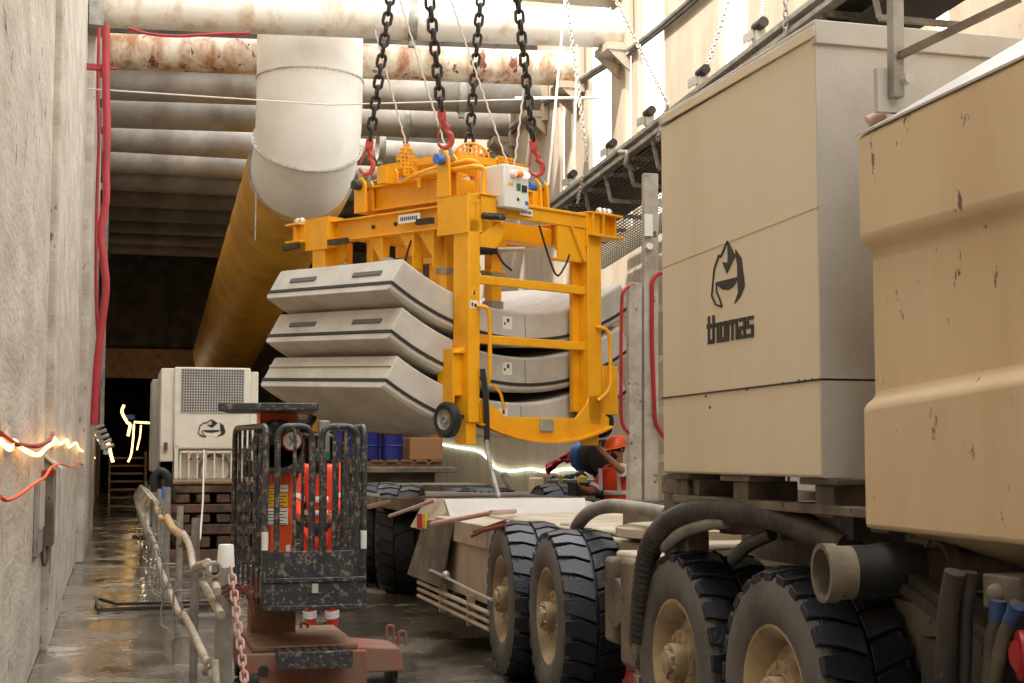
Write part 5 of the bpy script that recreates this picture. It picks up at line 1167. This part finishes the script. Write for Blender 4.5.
    if helmet:
        m = MB(); c = h1+up*.045; N = 24; rows = []
        ex = side; 
        for j in range(8):
            t_ = (pi/2)*j/7; rr = .128*cos(t_*.98); hh = .115*sin(t_); rows.append([m.v(c+up*hh+(fwd*cos(2*pi*k/N)*1.12+side*sin(2*pi*k/N))*rr) for k in range(N)])
        for A, B in zip(rows, rows[1:]):
            for k in range(N): m.face([A[k], A[(k+1)%N], B[(k+1)%N], B[k]])
        m.face(rows[-1])
        br = [m.v(c-up*.008+(fwd*cos(2*pi*k/N)*(1.12+.28*max(0,cos(2*pi*k/N)))+side*sin(2*pi*k/N))*.14) for k in range(N)]
        for k in range(N): m.face([rows[0][k], rows[0][(k+1)%N], br[(k+1)%N], br[k]])
        m.build('hard_hat', 'helmet', p, world=False)
    return p
# worker behind the lift: facing away, bent head
JA = dict(pelvis=(0,0,.95), waist=(0,0,1.1), chest=(0,-.03,1.32), neck0=(0,-.1,1.46), neck1=(0,-.17,1.5), head0=(0,-.22,1.5), head1=(0,-.28,1.49), head2=(0,-.34,1.45), face=(0,-.4,-1),
          shL=(-.19,-.04,1.42), elL=(-.25,-.12,1.15), wrL=(-.18,-.32,1.05), haL=(-.16,-.39,1.05), shR=(.19,-.04,1.42), elR=(.25,-.12,1.15), wrR=(.18,-.32,1.05), haR=(.16,-.39,1.05),
          hipL=(-.1,0,.88), knL=(-.12,-.02,.5), anL=(-.12,.02,.09), toL=(-.13,-.14,.045), hipR=(.1,0,.88), knR=(.13,-.02,.5), anR=(.15,.02,.09), toR=(.17,-.14,.045),
          bands=[(1.16,1.21,.2,.158),(1.06,1.1,.195,.155),(.9,1.0,.19,.16,'navy','belt')], back=1)
person('person in orange high-visibility clothes standing behind the barred lift cage, head bowed', (1.67, 11.95, 0), radians(180+165), dict(JA, bands=JA['bands']), helmet=False, scale=1.04, wide=.68)
JB = dict(JA, neck0=(0,-.02,1.47), neck1=(0,-.03,1.54), head0=(0,-.05,1.59), head1=(0,-.06,1.66), head2=(0,-.06,1.74), face=(0,-1,-.25), chest=(0,0,1.32), slv=.85,
          shL=(-.19,0,1.42), elL=(-.24,-.18,1.2), wrL=(-.14,-.4,1.22), haL=(-.12,-.48,1.24), shR=(.19,0,1.42), elR=(.26,-.28,1.44), wrR=(.2,-.5,1.64), haR=(.19,-.57,1.7), back=-1)
person('person in orange jacket and orange hard hat reaching up beside the yellow frame', (5.42, 15.0, 0), radians(-62), JB)
# ================================================================== LIGHT
W = bpy.data.worlds.new('sky'); S.world = W; W.use_nodes = True; nt = W.node_tree; bg = nt.nodes['Background']
bg.inputs[0].default_value = (.97, .985, 1, 1); bg.inputs[1].default_value = 1.5
sun = bpy.data.lights.new('sun', 'SUN'); sun.energy = 2.6; sun.angle = radians(2); sun.color = (1, .96, .9)
so = bpy.data.objects.new('sun', sun); COL.objects.link(so); so.rotation_euler = Vector((.6,.35,-.72)).to_track_quat('-Z','Y').to_euler()

for i, (x, y, z) in enumerate(((1.0, 46, 3.4), (1.6, 60, 4.2))):
    l = bpy.data.lights.new('tunnel_lamp', 'POINT'); l.energy = 22; l.color = (1, .72, .42); l.shadow_soft_size = .12
    o = bpy.data.objects.new('tunnel_lamp', l); COL.objects.link(o); o.location = (x, y, z)
